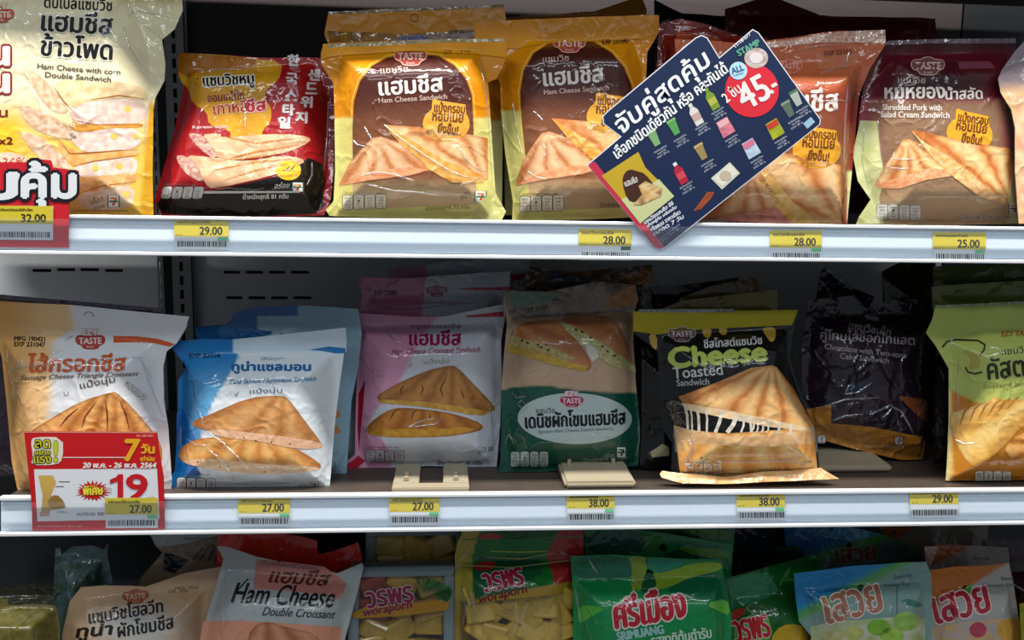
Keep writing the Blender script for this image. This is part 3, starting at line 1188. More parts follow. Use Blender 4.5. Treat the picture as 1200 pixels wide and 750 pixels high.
for cr in ([(366, 190), (366, 205), (360, 218)], [(286, 120), (288, 150)], [(230, 84), (250, 82), (300, 80)], [(385, 120), (384, 160), (380, 200)]):
    P.crease(cr)
nutri(P, 188, 219, 237, 233, 0, n=4, slant=3, cell='#e9e6e0')
P.poly('white_stripe', [(238, 224), (300, 224), (352, 224), (352, 226), (238, 227)], '#d9d6d0', 3)
P.text('lettering', 'น้ำหนักสุทธิ 81 กรัม', 285, 235.5, 338, 8, '#e8e4dc', dy=-1, bold=.25)
P.text('lettering', 'อร่อย', 322, 221, 340, 7, '#e8e4dc', dy=-1, shear=.3)
seven(P, 342, 214, 356, 225)
P.done()


# ---- yellow ham cheese packs
def ham_pack(label, outline, bulge, tf, Y, seed, lean, front, hdr_y):
    def q(pts):
        return [tf(*p) for p in pts]
    y_split = tf(400, 138)[1]

    def col(x, y):
        yel, pale = C('#dc8c04'), C('#d9d27c')
        n = sstep(y_split - 1.5, y_split + 1.5, y)
        return yel * (1 - n)[:, None] + pale * n[:, None]
    P = Sheet('sandwich_pack', label, 'sandwich pack', (outline[0][0] + outline[1][0]) / 2 + 5, Y=Y, z=ZS1, lean=lean, T=0.024, Tb=0.012, R=.034, seed=seed, wr=.9,
              outline=outline, bulge=bulge, color=col, group='yellow ham cheese packs')
    arch = [(413, 245), (413.5, 200), (413, 150), (415, 118), (422, 95), (436, 77), (455, 67), (484, 63), (512, 65), (532, 76), (546, 92), (553, 112), (555, 150), (556, 200), (560, 240)]
    arch = [arch[0]] + smooth_pts(arch[1:-1], 1)[0:] + [arch[-1]] if False else arch
    ac = grad('#481a10', '#7c4a2e', tf(450, 100)[1], tf(450, 165)[1])

    def ac2(x, y):
        c = ac(x, y)
        t = sstep(tf(450, 205)[1], tf(450, 222)[1], y)
        return c * (1 - t)[:, None] + C('#c3a479') * t[:, None]
    P.poly('arch_panel', q(arch), ac2, 1)
    P.line('arch_panel', q([(a - 2 if a < 484 else a + 2, b - 1.5) for a, b in arch]), 1.0, '#efc65a', 2)
    logo(P, *tf(481, 68), 39, fill='#a8443a', line='#e7b0a0', txt='#e9bfae')
    a, b = tf(446, 92), tf(478, 90)
    P.text('lettering', 'แซนวิช', a[0], a[1] - 5.5, b[0], 7.5, '#c9a89a', dy=b[1] - a[1], bold=.15)
    a, b = tf(445, 112), tf(519, 107)
    P.text('lettering', 'แฮมชีส', a[0], a[1], b[0], 21.5, '#e9dfd8', dy=b[1] - a[1], bold=.8, big=True)
    a, b = tf(444, 121), tf(524, 116)
    P.text('lettering', 'Ham Cheese Sandwich', a[0], a[1], b[0], 6, '#c9ab9c', dy=b[1] - a[1], bold=.15)
    c = tf(523, 140)
    badge(P, c[0], c[1], 1.02)
    t1 = q([(450, 146), (490, 149), (552, 158), (572, 162), (572, 210), (548, 216), (520, 206), (495, 185)])
    P.poly('sandwich_picture', t1, toast(t1, tf(570, 214), base='#e6b27c', pale='#f0cc98', dark='#bf702e', n=7, seed=seed, k=.9), 3)
    P.poly('sandwich_picture', q([(450, 146), (480, 163), (520, 188), (568, 206), (566, 214), (530, 214), (505, 200), (470, 170)]), mott('#dc9236', .15, 8, 3, '#ecb868'), 4)
    t2 = q([(397, 217), (410, 190), (436, 162), (446, 160), (470, 168), (492, 186), (504, 200), (480, 206), (440, 211)])
    P.poly('sandwich_picture', t2, toast(t2, tf(441, 160), base='#e0a878', pale='#edc49a', dark='#bb6a34', n=6, seed=seed + 2, k=.9), 4)
    P.poly('sandwich_picture', q([(397, 218), (440, 200), (480, 196), (502, 199), (482, 205), (440, 210)]), mott('#e88a5c', .15, 8, 5, '#f0b080'), 5)
    a = tf(401, 229)
    b = tf(454, 245)
    nutri(P, a[0], a[1], a[0] + 52, b[1] + 1, -1.5, cell='#e8dfc4', line='#6b5c40')
    if front:
        P.text('lettering', 'น้ำหนักสุทธิ 73 กรัม', *tf(499, 248), tf(551, 244)[0], 7, '#4a3a26', dy=-2)
        P.text('lettering', 'ทุกไส้ ที่', *tf(541, 236), tf(553, 232)[0], 9, '#5a4128', dy=-4, shear=.3)
        seven(P, 556, 224, 570.5, 237)
    else:
        P.text('lettering', 'น้ำหนักสุทธิ', 703, 245, 726, 7, '#3a2a16', dy=-1)
    return P


P = ham_pack('yellow and brown ham cheese pack showing its whole brown arch, beside the red pack',
             outline=[(379, 52), (440, 50), (520, 46), (593, 47), (594, 66), (582, 92), (572, 96), (575, 140), (579, 200), (581, 226), (593, 248), (588, 258), (470, 256), (386, 253), (382, 246), (391, 236), (393, 200), (392, 130), (391, 98), (377, 76), (376, 64)],
             bulge=[(398, 66), (480, 60), (562, 62), (572, 100), (575, 180), (577, 230), (574, 254), (470, 254), (394, 252), (396, 180), (396, 100)],
             tf=lambda x, y: (x, y), Y=0.036, seed=3.3, lean=8, front=True, hdr_y=66)
P.poly('header_strip', [(379, 52), (440, 50), (520, 46), (593, 47), (594, 68), (560, 64), (482, 60), (390, 66), (377, 70)], mott('#e29600', .06, 30, 1), 6)
strip_seal(P, [(384, 52), (440, 49.5), (520, 45.5), (592, 46), (592, 49), (520, 50), (440, 54), (384, 56)], '#a89058', 7)
stamp(P, 'EXP  231047', 521, 63, 551, 4.5)
for cr in ([(450, 147), (470, 163), (500, 184), (530, 202), (558, 211)], [(536, 170), (545, 186), (556, 196), (570, 202)], [(427, 149), (432, 158), (436, 166)], [(413, 163), (418, 170), (428, 172)], [(562, 70), (570, 110), (574, 160), (577, 215)], [(422, 206), (440, 202), (460, 204), (485, 212)], [(430, 216), (460, 224), (490, 226), (520, 230)], [(540, 216), (556, 212), (570, 204)]):
    P.crease(cr)
P.poly('corner_fold', [(566, 232), (580, 226), (593, 248), (588, 258), (552, 256)], '#c9c67c', 5)
P.done()

P = ham_pack('yellow and brown ham cheese sandwich pack half covered by the tilted navy promo card',
             outline=[(556, 27), (600, 24), (690, 20), (772, 18), (772, 38), (758, 62), (756, 100), (758, 160), (760, 254), (690, 257), (600, 259), (601, 236), (592, 180), (587, 130), (586, 98), (575, 78), (556, 44)],
             bulge=[(590, 70), (620, 50), (740, 48), (752, 80), (756, 180), (756, 252), (604, 257), (596, 180), (590, 120)],
             tf=lambda x, y: (x + 190 + (y - 88) * .11 - (x - 445) * .05, 1.10 * y - 22), Y=0.062, seed=4.7, lean=8, front=False, hdr_y=50)
P.poly('header_strip', [(556, 27), (600, 24), (690, 20), (772, 18), (772, 38), (754, 46), (690, 49), (640, 51), (600, 58), (575, 56), (556, 44)], mott('#dc9000', .06, 30, 1), 6)
for cr in ([(636, 168), (641, 180), (636, 186)], [(618, 200), (628, 208), (640, 210)], [(625, 130), (636, 142)], [(600, 120), (606, 160), (614, 190)], [(604, 230), (616, 215), (624, 212)]):
    P.crease(cr)
hanghole(P, 660, 33)
stamp(P, 'EXP 231047', 706, 52, 737, 6, dy=-1)
P.done()


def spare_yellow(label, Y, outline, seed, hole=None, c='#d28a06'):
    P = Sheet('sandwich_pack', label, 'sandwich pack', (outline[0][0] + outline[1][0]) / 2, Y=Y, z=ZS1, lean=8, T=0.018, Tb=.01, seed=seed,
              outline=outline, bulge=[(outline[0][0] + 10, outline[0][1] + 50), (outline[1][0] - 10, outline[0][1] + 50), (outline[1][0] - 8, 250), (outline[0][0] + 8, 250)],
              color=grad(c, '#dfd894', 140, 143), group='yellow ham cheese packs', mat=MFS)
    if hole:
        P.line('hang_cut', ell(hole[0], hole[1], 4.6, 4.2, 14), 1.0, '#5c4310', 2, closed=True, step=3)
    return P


P = spare_yellow('dim yellow pack header with a round hang hole, behind the foremost yellow pack', 0.085,
                 [(385, 14), (590, 6), (593, 25), (590, 60), (588, 254), (392, 254), (388, 60), (380, 40)], 5.5, hole=(485.5, 21))
P.poly('crinkled_neck', [(384, 36), (470, 40), (590, 34), (590, 44), (520, 44), (386, 50)], mott('#9a6a14', .3, 10, 3), 2, mat=MFX)
P.poly('clear_window', [(448, 52), (470, 42), (560, 37), (585, 40), (540, 46), (480, 50)], mott('#a08c84', .3, 6, 3), 3)
P.text('window_print', 'ทานคู่กัน', 472, 48, 500, 6, '#3c5aa0', bold=.6, dy=-1)
strip_seal(P, [(385, 14), (590, 5.5), (590, 8), (385, 17)], '#7a6a40', 3)
stamp(P, 'EXP 23104', 527, 40, 553, 4.5, dy=-1)
P.done()
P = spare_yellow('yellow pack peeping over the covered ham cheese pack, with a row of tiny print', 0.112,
                 [(594, 20), (733, 12), (757, 28), (757, 252), (592, 252), (590, 60)], 6.5, c='#8a5608')  # darker copy of the pack yellow, shade put into the colour
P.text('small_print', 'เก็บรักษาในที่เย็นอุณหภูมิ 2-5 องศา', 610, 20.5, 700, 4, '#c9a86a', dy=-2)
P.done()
P = spare_yellow('narrow shade darkened yellow pack corner standing far back above the covered ham cheese pack', 0.150,
                 [(730, 2), (752, -4), (758, 10), (756, 250), (640, 252), (650, 30)], 7.5, c='#9a6410')  # same yellow darkened, with the shade far back in its colour
P.done()

# ---- orange ham cheese pack behind the card
def or_col(x, y):
    a, b = C('#a83c1c'), C('#dcb48a')
    hi = C('#c2643a')
    t = sstep(85, 120, y)
    c = hi * (1 - t)[:, None] + C('#8e3216') * t[:, None]
    pale = sstep(2, 5, y - 197) * sstep(0, 2, x - 992)
    return c * (1 - pale)[:, None] + C('#dedd9a') * pale[:, None]


P = Sheet('sandwich_pack', 'orange red cheese sandwich pack with a shiny top seal, mostly behind the navy promo card', 'sandwich pack',
          905, Y=0.046, z=ZS1, lean=9, T=0.026, Tb=0.012, seed=8.3, wr=1.3,
          outline=[(790, 46), (880, 50), (930, 44), (985, 36), (1037, 35), (1038, 52), (1020, 80), (1008, 110), (1004, 150), (1000, 195), (993, 262), (900, 261), (800, 258), (796, 150), (794, 80)],
          bulge=[(800, 80), (900, 76), (1010, 74), (1000, 130), (996, 190), (990, 259), (804, 256)], color=or_col, mat=MF)
strip_seal(P, [(882, 52), (930, 46), (985, 37), (1037, 35), (1038, 51), (1000, 50), (960, 50), (900, 57)], '#d8a890', 3)
P.poly('label_patch', [(955, 62), (975, 65), (1006, 62), (1004, 78), (985, 80), (958, 82)], '#c47450', 3)
P.text('date_stamp', 'EXP 23104', 966, 66, 998, 6, '#8a4426', dy=-3, bold=.3)
logo(P, 925, 79, 30, fill='#c65a44', line='#eea08a', txt='#eab09c')
for cr in ([(960, 86), (975, 82), (985, 76)], [(956, 120), (975, 118), (990, 118)], [(993, 100), (990, 140), (988, 190)], [(995, 60), (990, 80)], [(940, 58), (960, 54), (990, 52)]):
    P.crease(cr)
P.poly('brown_panel', [(850, 112), (985, 108), (988, 262), (850, 262)], grad('#7a3a22', '#8a5232', 110, 200), 2)
P.text('lettering', 'แฮมชีส', 900, 131, 982, 27, '#ddd0ca', dy=-1, bold=.9, big=True)
P.text('lettering', 'Ham Cheese Sandwich', 900, 139, 963, 5, '#c8a898')
badge(P, 957, 171, 1.05, fill='#dd9c26')
t1 = [(880, 182), (910, 178), (960, 186), (985, 194), (986, 262), (952, 262), (920, 240), (892, 205)]
P.poly('sandwich_picture', t1, toast(t1, (985, 262), base='#e3aa6c', pale='#efcb98', dark='#bf642a', n=5, seed=2, k=.8), 3)
P.poly('sandwich_picture', [(892, 200), (905, 208), (930, 238), (960, 262), (930, 262), (906, 240), (890, 214)], mott('#efb654', .12, 8, 2, '#f3cc84'), 4)
t2 = [(820, 258), (845, 240), (870, 205), (890, 200), (914, 236), (905, 245), (860, 252)]
P.poly('sandwich_picture', t2, toast(t2, (880, 200), base='#e0a874', pale='#eec49a', dark='#c06c34', n=6, seed=4), 4)
P.poly('sandwich_picture', [(840, 257), (860, 246), (914, 236), (935, 250), (950, 262), (900, 262)], mott('#d9837a', .15, 8, 5, '#e8a08c'), 3)
P.poly('sandwich_picture', [(800, 262), (850, 254), (950, 258), (986, 262)], '#8c8078', 2)
P.done()

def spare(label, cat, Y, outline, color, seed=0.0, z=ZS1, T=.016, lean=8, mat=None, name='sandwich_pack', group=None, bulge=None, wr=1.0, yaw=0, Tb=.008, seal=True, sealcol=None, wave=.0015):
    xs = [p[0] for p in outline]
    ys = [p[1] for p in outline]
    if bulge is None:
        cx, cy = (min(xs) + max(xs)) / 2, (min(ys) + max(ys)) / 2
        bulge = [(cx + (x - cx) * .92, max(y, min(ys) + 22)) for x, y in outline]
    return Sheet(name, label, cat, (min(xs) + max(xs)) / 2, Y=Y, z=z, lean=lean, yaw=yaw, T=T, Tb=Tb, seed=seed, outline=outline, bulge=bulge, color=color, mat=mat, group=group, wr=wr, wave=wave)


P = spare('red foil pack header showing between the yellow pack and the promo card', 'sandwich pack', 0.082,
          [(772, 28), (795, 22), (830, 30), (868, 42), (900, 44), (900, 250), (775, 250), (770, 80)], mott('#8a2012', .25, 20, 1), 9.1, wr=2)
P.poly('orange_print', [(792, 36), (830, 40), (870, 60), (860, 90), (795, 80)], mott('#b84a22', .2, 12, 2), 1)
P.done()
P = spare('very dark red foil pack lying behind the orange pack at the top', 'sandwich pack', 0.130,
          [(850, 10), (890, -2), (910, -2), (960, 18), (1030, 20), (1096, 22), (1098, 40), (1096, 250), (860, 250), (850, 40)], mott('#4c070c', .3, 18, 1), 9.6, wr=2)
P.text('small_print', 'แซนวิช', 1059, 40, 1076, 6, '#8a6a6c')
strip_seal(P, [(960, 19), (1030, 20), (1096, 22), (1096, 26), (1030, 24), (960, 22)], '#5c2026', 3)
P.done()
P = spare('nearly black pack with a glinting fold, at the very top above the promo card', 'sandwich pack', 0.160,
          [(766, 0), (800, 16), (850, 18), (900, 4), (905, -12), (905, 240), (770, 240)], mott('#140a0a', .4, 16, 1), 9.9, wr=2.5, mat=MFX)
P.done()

# ---- shredded pork maroon pack
def pork_col(x, y):
    mar, dark, br, pin = C('#5c0a1c'), C('#2c0d0c'), C('#8c6a50'), C('#9a3c48')
    d = np.exp(-(((x - 1100) / 62) ** 2 + ((y - 103) / 30) ** 2))
    c = mar * (1 - d)[:, None] + dark * d[:, None]
    t = sstep(112, 124, y) * sstep(1005, 1040, x) * sstep(1192, 1165, x)
    t2 = sstep(112, 120, y)
    c = c * (1 - t2)[:, None] + pin * t2[:, None]
    c = c * (1 - t)[:, None] + br * t[:, None]
    low = sstep(205, 240, y)
    return c * (1 - low)[:, None] + C('#c2a07a') * low[:, None]


P = Sheet('sandwich_pack', 'maroon and brown shredded pork sandwich pack with pale green gusset, right of upper shelf', 'sandwich pack',
          1105, Y=0.054, z=ZS1, lean=9, T=0.026, Tb=0.012, seed=10.4, wr=.9,
          outline=[(1040, 49), (1090, 48), (1190, 47), (1190, 62), (1186, 90), (1190, 140), (1196, 200), (1198, 262), (1100, 264), (1003, 263), (1006, 255), (1026, 230), (1010, 215), (1002, 180), (1005, 140), (1010, 105), (1018, 75), (1030, 56)],
          bulge=[(1034, 66), (1180, 64), (1184, 100), (1190, 180), (1193, 260), (1100, 262), (1030, 260), (1012, 200), (1010, 120)], color=pork_col)
P.poly('green_gusset', [(1008, 141), (1028, 142), (1032, 180), (1037, 210), (1030, 232), (1036, 262), (1003, 263), (1006, 255), (1020, 234), (1005, 212), (999, 180)], mott('#cdd28a', .08, 14, 2, '#dfe2a6'), 2)
P.poly('green_gusset', [(1183, 178), (1188, 178), (1196, 210), (1197, 262), (1180, 262)], '#dbd99c', 2)
for cr in ([(1028, 142), (1032, 180), (1036, 205)], [(1044, 186), (1056, 187), (1072, 187)], [(1038, 196), (1050, 198), (1064, 198)], [(1048, 178), (1044, 190), (1040, 200)], [(1012, 150), (1010, 190), (1018, 222)], [(1076, 170), (1084, 175)], [(1164, 236), (1172, 242), (1180, 246)], [(1192, 210), (1195, 240)]):
    P.crease(cr)
strip_seal(P, [(1040, 48), (1090, 46), (1190, 45), (1190, 51), (1090, 51), (1036, 53)], '#6c5a60', 3)
P.poly('header_strip', [(1036, 52), (1190, 50), (1186, 70), (1026, 70)], grad('#3c0a14', '#57091c', 50, 70), 1)
P.poly('label_patch', [(1122, 72), (1160, 72), (1166, 80), (1124, 81)], '#7c3a4c', 3)
logo(P, 1087, 79, 40, fill='#7c4a4a', line='#c8a49c', txt='#dcc0b4')
P.text('lettering', 'แซนวิช', 1052, 98, 1084, 8, '#b49a90', bold=.15)
P.text('lettering', 'หมูหยอง', 1037, 122, 1107, 19, '#d8ccc6', dy=-1, bold=.7, big=True)
P.text('lettering', 'น้ำสลัด', 1108, 117, 1151, 15, '#d8ccc6', dy=-1, bold=.45)
P.text('lettering', 'Shredded Pork with', 1034, 129, 1103, 7, '#e4d8cc', dy=.6, bold=.25)
P.text('lettering', 'Salad Cream Sandwich', 1032, 137.5, 1112, 7, '#e4d8cc', dy=1, bold=.25)
badge(P, 1136, 152, 1.0, fill='#eaa528', dy=2)
t1 = [(1067, 153), (1080, 154), (1130, 166), (1180, 174), (1188, 180), (1180, 240), (1170, 238), (1135, 205), (1100, 178)]
P.poly('sandwich_picture', t1, toast(t1, (1184, 238), base='#e3a866', pale='#f0d49a', dark='#c0662a', n=7, seed=3), 4)
P.poly('sandwich_picture', [(1067, 153), (1085, 168), (1110, 182), (1140, 205), (1170, 236), (1150, 232), (1120, 210), (1092, 184)], mott('#e8a45c', .15, 5, 3, '#f6cf96'), 5)
t2 = [(1024, 217), (1040, 190), (1058, 164), (1066, 163), (1090, 175), (1112, 196), (1118, 206), (1085, 210), (1050, 220)]
P.poly('sandwich_picture', t2, toast(t2, (1062, 162), base='#e0a062', pale='#f2d29a', dark='#c46a30', n=7, seed=5), 3)
P.poly('sandwich_picture', [(1024, 216), (1055, 208), (1085, 198), (1112, 198), (1117, 206), (1085, 211), (1055, 221), (1030, 221)], mott('#e8905c', .25, 3, 6, '#f3bc90'), 4)
nutri(P, 1027, 239, 1079, 256, 2, cell='#f0efe6', line='#9aa090', slant=0)
P.text('lettering', 'น้ำหนักสุทธิ 74 กรัม อย.', 1126, 259, 1184, 7, '#5c4a38', dy=-1, bold=.15, out='#efe0c8', outr=.8)
seven(P, 1181, 238, 1196, 251)
P.done()

P = spare('cream and pink sandwich bag cut off by the right edge of the photo, upper shelf', 'sandwich pack', 0.020,
          [(1205, 42), (1190, 60), (1175, 82), (1171, 92), (1174, 108), (1186, 128), (1190, 150), (1190, 200), (1194, 262), (1330, 264), (1330, 40)], grad('#8d7f84', '#d9b184', 92, 112), 11.3, T=.010, Tb=.004,
          bulge=[(1215, 62), (1196, 90), (1197, 150), (1200, 258), (1320, 258), (1320, 70)])
P.poly('sandwich_picture', [(1178, 104), (1205, 118), (1260, 130), (1260, 240), (1192, 240), (1190, 130)], mott('#d8a27c', .2, 12, 2, '#ecc8a0'), 1)
P.done()

# ---- tilted navy promo card tucked into the rail
card = [(688, 193), (727, 160), (707, 145), (706, 136), (712, 130), (815, 44), (822, 41), (829, 44), (843, 67), (882, 34), (889, 38), (962, 140), (961, 146), (780, 290), (774, 293), (767, 290)]
P = Sheet('promo_card', 'navy blue tilted promotion card with a red 45 disc, tucked into the upper price rail', 'promotion card', 790, Y=-0.0050,
          z=float(at_y(775, 292, -0.005)[2]), lean=0, outline=[(a, b) for a, b in card], flat=True, mat=MCARD, color='#e8ecf2', body='card', clampz=False)
cx0, cy0 = 825.0, 165.0


def inset(pts, d):
    from mathutils import Vector as V
    n = len(pts)
    out = []
    A = sum(pts[i][0] * pts[(i + 1) % n][1] - pts[(i + 1) % n][0] * pts[i][1] for i in range(n))
    sg = 1 if A > 0 else -1
    for i in range(n):
        p0, p1, p2 = pts[i - 1], pts[i], pts[(i + 1) % n]
        e1 = V((p1[0] - p0[0], p1[1] - p0[1])).normalized()
        e2 = V((p2[0] - p1[0], p2[1] - p1[1])).normalized()
        nn = V((-(e1.y + e2.y), e1.x + e2.x)) * sg
        if nn.length < 1e-6:
            nn = V((-e1.y, e1.x)) * sg
        nn.normalize()
        k = d / max(0.5, abs(nn.dot(V((-e1.y, e1.x)))))
        out.append((p1[0] + nn.x * k, p1[1] + nn.y * k))
    return out


P.poly('navy_panel', inset(card, 1.1), '#16284c', 1)
P.poly('red_edge', [(689, 193.5), (697, 189), (716, 214), (778, 288), (774, 292), (767, 289.5)], '#c93450', 2)
# direction along the card text (rising to the right, about 40 degrees)
ux_, uy_ = math.cos(math.radians(38.3)), -math.sin(math.radians(38.3))


def cq(a, b):
    """card coordinates: a along the writing from the left corner, b up the card"""
    return (700 + a * ux_ + b * uy_, 200 + a * uy_ - b * ux_)


def ctext(t, a0, b, a1, h, col, **kw):
    p, q_ = cq(a0, b), cq(a1, b)
    P.text('lettering', t, p[0], p[1], q_[0], h, col, dy=q_[1] - p[1], **kw)


ctext('จับคู่สุดคุ้ม', 50, 8, 184, 32, '#f2f6fa', bold=.75, shear=.15)
ctext('เลือกชนิดเดียวกัน หรือ คละกันได้', 27, -4, 194, 15, '#f2f6fa', bold=.5, shear=.15)
P.poly('red_disc', ell(881, 106, 31.5, 31.5, 36), '#dd2a3a', 3)
ctext('2 ชิ้น', 168, -32, 191, 14, '#f4ece8', bold=.3)
P.text('lettering', '45', 874, 130, 905, 31, '#f4ece8', dy=-17, bold=1.0, layer=5)
P.text('lettering', '.-', 904, 110, 913, 9, '#f4ece8', dy=-5, bold=1.0, layer=5)
P.poly('round_sticker', ell(865, 83, 10.5, 10.5, 24), '#b9dff2', 5)
P.text('round_sticker', 'ALL', 858, 87, 872, 7, '#28608c', dy=-5, bold=.3, layer=6)
P.text('lettering', 'member', 860, 90, 872, 2.5, '#28608c', dy=-4, layer=6)
P.poly('coin_picture', ell(886, 68, 14, 12, 24), mott('#a9948c', .2, 4, 2, '#d9ccc6'), 4)
P.poly('coin_picture', ell(886, 68, 8, 6.5, 20), '#e4dcda', 5)
P.text('lettering', '11-18-077', 862, 56, 880, 4, '#e6ecf2', dy=-15, bold=.2)
P.text('lettering', 'STAMP', 866, 66, 891, 7, '#5aa88c', dy=-14, bold=.6, layer=5)
for (x, y, kind, c1, c2) in ((767, 162, 'cup', '#7fae74', '#a9cf94'), (790, 149, 'cup', '#58a258', '#7cc070'), (815, 135, 'bottle', '#e0dcd8', '#c8a89c'), (834, 117, 'bottle', '#7d9a30', '#b4b94c'),
                             (797, 204, 'bottle', '#b8243c', '#d84a58'), (822, 178, 'cup', '#a08a58', '#c9ae70'), (850, 149, 'pack', '#d87c8c', '#eab4b8'), (880, 174, 'pack', '#b9cfe4', '#d87a94'),
                             (908, 151, 'pack', '#a9b02c', '#c8402c'), (924, 128, 'cup', '#5c6c60', '#8a9a80'), (933, 115, 'cup', '#b0b8b0', '#4c7c50')):
    r_ = math.radians(58)
    ax, ay = math.cos(r_ + math.pi), -math.sin(r_)     # item leans left

    def iq(u, v):
        # u across, v up, item axis tilted like the card
        return (x + u * math.cos(math.radians(-38)) - v * math.sin(math.radians(28)), y + u * math.sin(math.radians(-28)) - v * math.cos(math.radians(28)))
    if kind == 'cup':
        P.poly('product_picture', [iq(-4.5, -9), iq(3.5, -9), iq(6, 9), iq(-6, 9)], c1, 3)
        P.poly('product_picture', [iq(-6.5, 7), iq(6.5, 7), iq(6, 10), iq(-6, 10)], c2, 4)
    elif kind == 'bottle':
        P.poly('product_picture', [iq(-5.5, -12), iq(5.5, -12), iq(6, 5), iq(2.5, 10), iq(2.5, 15), iq(-2.5, 15), iq(-2.5, 10), iq(-6, 5)], c1, 3)
        P.poly('product_picture', [iq(-5.5, -6), iq(5.5, -6), iq(5.5, 2), iq(-5.5, 2)], c2, 4)
        P.poly('product_picture', [iq(-2.5, 11), iq(2.5, 11), iq(2.5, 15), iq(-2.5, 15)], '#e8e8e8' if c1[1] == 'b' else c1, 4)
    else:
        P.poly('product_picture', [iq(-9, -10), iq(9, -10), iq(8, 10), iq(-8, 10)], mott(c1, .3, 3, 1), 3)
        P.poly('product_picture', [iq(-7, 2), iq(7, 2), iq(8, 9), iq(-8, 9)], c2, 4)
    for k in range(3):
        a, b = iq(-9 + 3 * (k % 2), -15.5 - 3.6 * k), iq(9 - 3 * (k % 2), -15.5 - 3.6 * k)
        P.text('small_print', ('แซนวิชแฮมชีสอบ', 'ขนาด 70 กรัม', 'ราคา 29 บ.')[k], a[0], a[1], b[0], 2.6, '#cfd8e4', dy=-(a[0] - b[0]) * -.60 * 1, layer=3)
# plate and wafer sticks
P.poly('product_picture', [(833, 209), (855, 190), (867, 203), (846, 222)], '#d8dccc', 3)
P.poly('product_picture', [(836, 209.5), (855, 193), (864, 203), (846, 218.5)], '#e9e6d4', 4)
P.poly('product_picture', ell(850, 206, 7, 6, 16), '#c8b8a4', 5)
for k in range(3):
    P.line('product_picture', [(814 + 3 * k, 247 - k), (824 + 4 * k, 234 - k), (830 + 3 * k, 225)], 2.2, '#a8502c', 3)
# little picture of the ham cheese pack on the card
P.poly('pack_picture', [(705, 206), (748, 178), (756, 196), (790, 230), (750, 262), (742, 250)], grad('#caa72a', '#c8cc8a', 0, 1, 0, 1) if False else '#c9a82c', 3)
P.poly('pack_picture', [(728, 234), (772, 210), (790, 230), (750, 262)], '#cfd49a', 4)
P.poly('pack_picture', [(729, 214), (731, 203), (738, 198), (748, 201), (755, 203), (766, 216), (770, 224), (744, 238), (735, 234)], '#46281c', 5, sm=1)
P.poly('pack_picture', [(742, 240), (752, 228), (748, 218), (756, 212), (776, 221), (774, 230), (752, 240)], toast([(742, 240), (752, 228), (748, 218), (756, 212), (776, 221), (774, 230), (752, 240)], (752, 214), base='#d8b070', dark='#8a5a2c', n=6, crust=1.5), 6)
P.text('pack_picture', 'แฮมชีส', 733, 219, 748, 8, '#ece4dc', dy=-6, bold=.2, layer=7)
for k, t in enumerate(('แซนวิชแฮมชีส อีซี่', 'เลือกคู่กับ เครื่องดื่ม', 'หรือขนม ราคาเดียว', 'ตลอด 7 วัน')):
    P.text('lettering', t, 756 + 3.6 * k, 263 + 4.4 * k, 790 + 4.0 * k, 5, '#e6ecf4', dy=-24 + 1 * k, bold=.25, shear=.2)
P.text('small_print', 'เริ่ม 24 เม.ย. - 23 พ.ค. 64', 773, 290 - 4, 795, 2.4, '#b8c4d6', dy=-17)
P.text('small_print', 'สินค้าแต่ละสาขาอาจมีไม่เท่ากัน', 772, 283, 797, 2.2, '#b8c4d6', dy=-20)
P.poly('corner_mark', [(941, 145), (950, 137), (955, 143), (946, 151)], '#9cc4d8', 3)
P.done()

# ---- red price sign with die cut lettering, left end of the upper rail
P = Sheet('promo_sign', 'red price sign topped by thick white cut out letters, left end of upper rail', 'price sign', 20, Y=-0.0048,
          z=float(at_y(20, 289, -0.0048)[2]), lean=0, outline=[(-60, 190), (5, 190), (30, 190), (36, 185), (60, 188), (62, 196), (92, 200), (93, 228), (86, 235), (81, 237), (80, 290), (-60, 289)],
          flat=True, mat=MCARD, color='#d3202e', body='card', clampz=False)
P.text('cut_out_lettering', 'ม', -34, 233, 21, 30, '#eceff2', bold=2.4, out='#0e1622', outr=5.5, layer=3)
P.text('cut_out_lettering', 'คุ้ม', 27, 244, 88, 54, '#eceff2', bold=2.4, out='#0e1622', outr=5.5, layer=5)
P.done()
price_tag('yellow price tag reading 32.00 on the red sign, left end of the upper rail', -8, 241, 62, 262, 281, '32.00', 'ดับเบิ้ลแซนวิชแฮมชีสข้าวโพด', green=False, Yt=-0.0056, ln=0)
price_tag('yellow price tag reading 29.00 below the red korean style pack', 204, 256, 268, 277, 292, '29.00', 'แซนวิชหมูเกาหลีชีส')
price_tag('yellow price tag reading 28.00 with a dark green sticker, left of the promo card', 678, 268, 740, 288, 305, '28.00', 'แซนวิชแฮมชีส', dark=True)
price_tag('yellow price tag reading 28.00 under the orange pack, right of the promo card', 902, 270, 963, 290, 306, '28.00', 'แซนวิชไส้กรอกชีส')
price_tag('yellow price tag reading 25.00 below the maroon shredded pork pack', 1093, 272, 1155, 292, 307, '25.00', 'แซนวิชหมูหยองน้ำสลัด')

# ================================================================== MIDDLE SHELF
def croissant(P, part, pts, apex, seed=0, base='#cc8340', dark='#8a4a1a', pale='#e3ab62', n=6, k=.55, layer=3):
    P.poly(part, pts, toast(pts, apex, base=base, dark=dark, pale=pale, n=n, crust=4, seed=seed, k=k), layer, sm=1)


def tri_pack(label, outline, bulge, Y, by, bx, seed, lcol, art, T=.026, lean=8, group='triangular croissant sandwich packs', mat=None, wr=1.0):
    P = Sheet('sandwich_pack', label, 'sandwich pack', bx, by=by, Y=Y, z=ZS2, lean=lean, T=T, Tb=.012, seed=seed, wr=wr,
              outline=outline, bulge=bulge, color=lcol, mat=mat)
    art(P)
    return P.done()


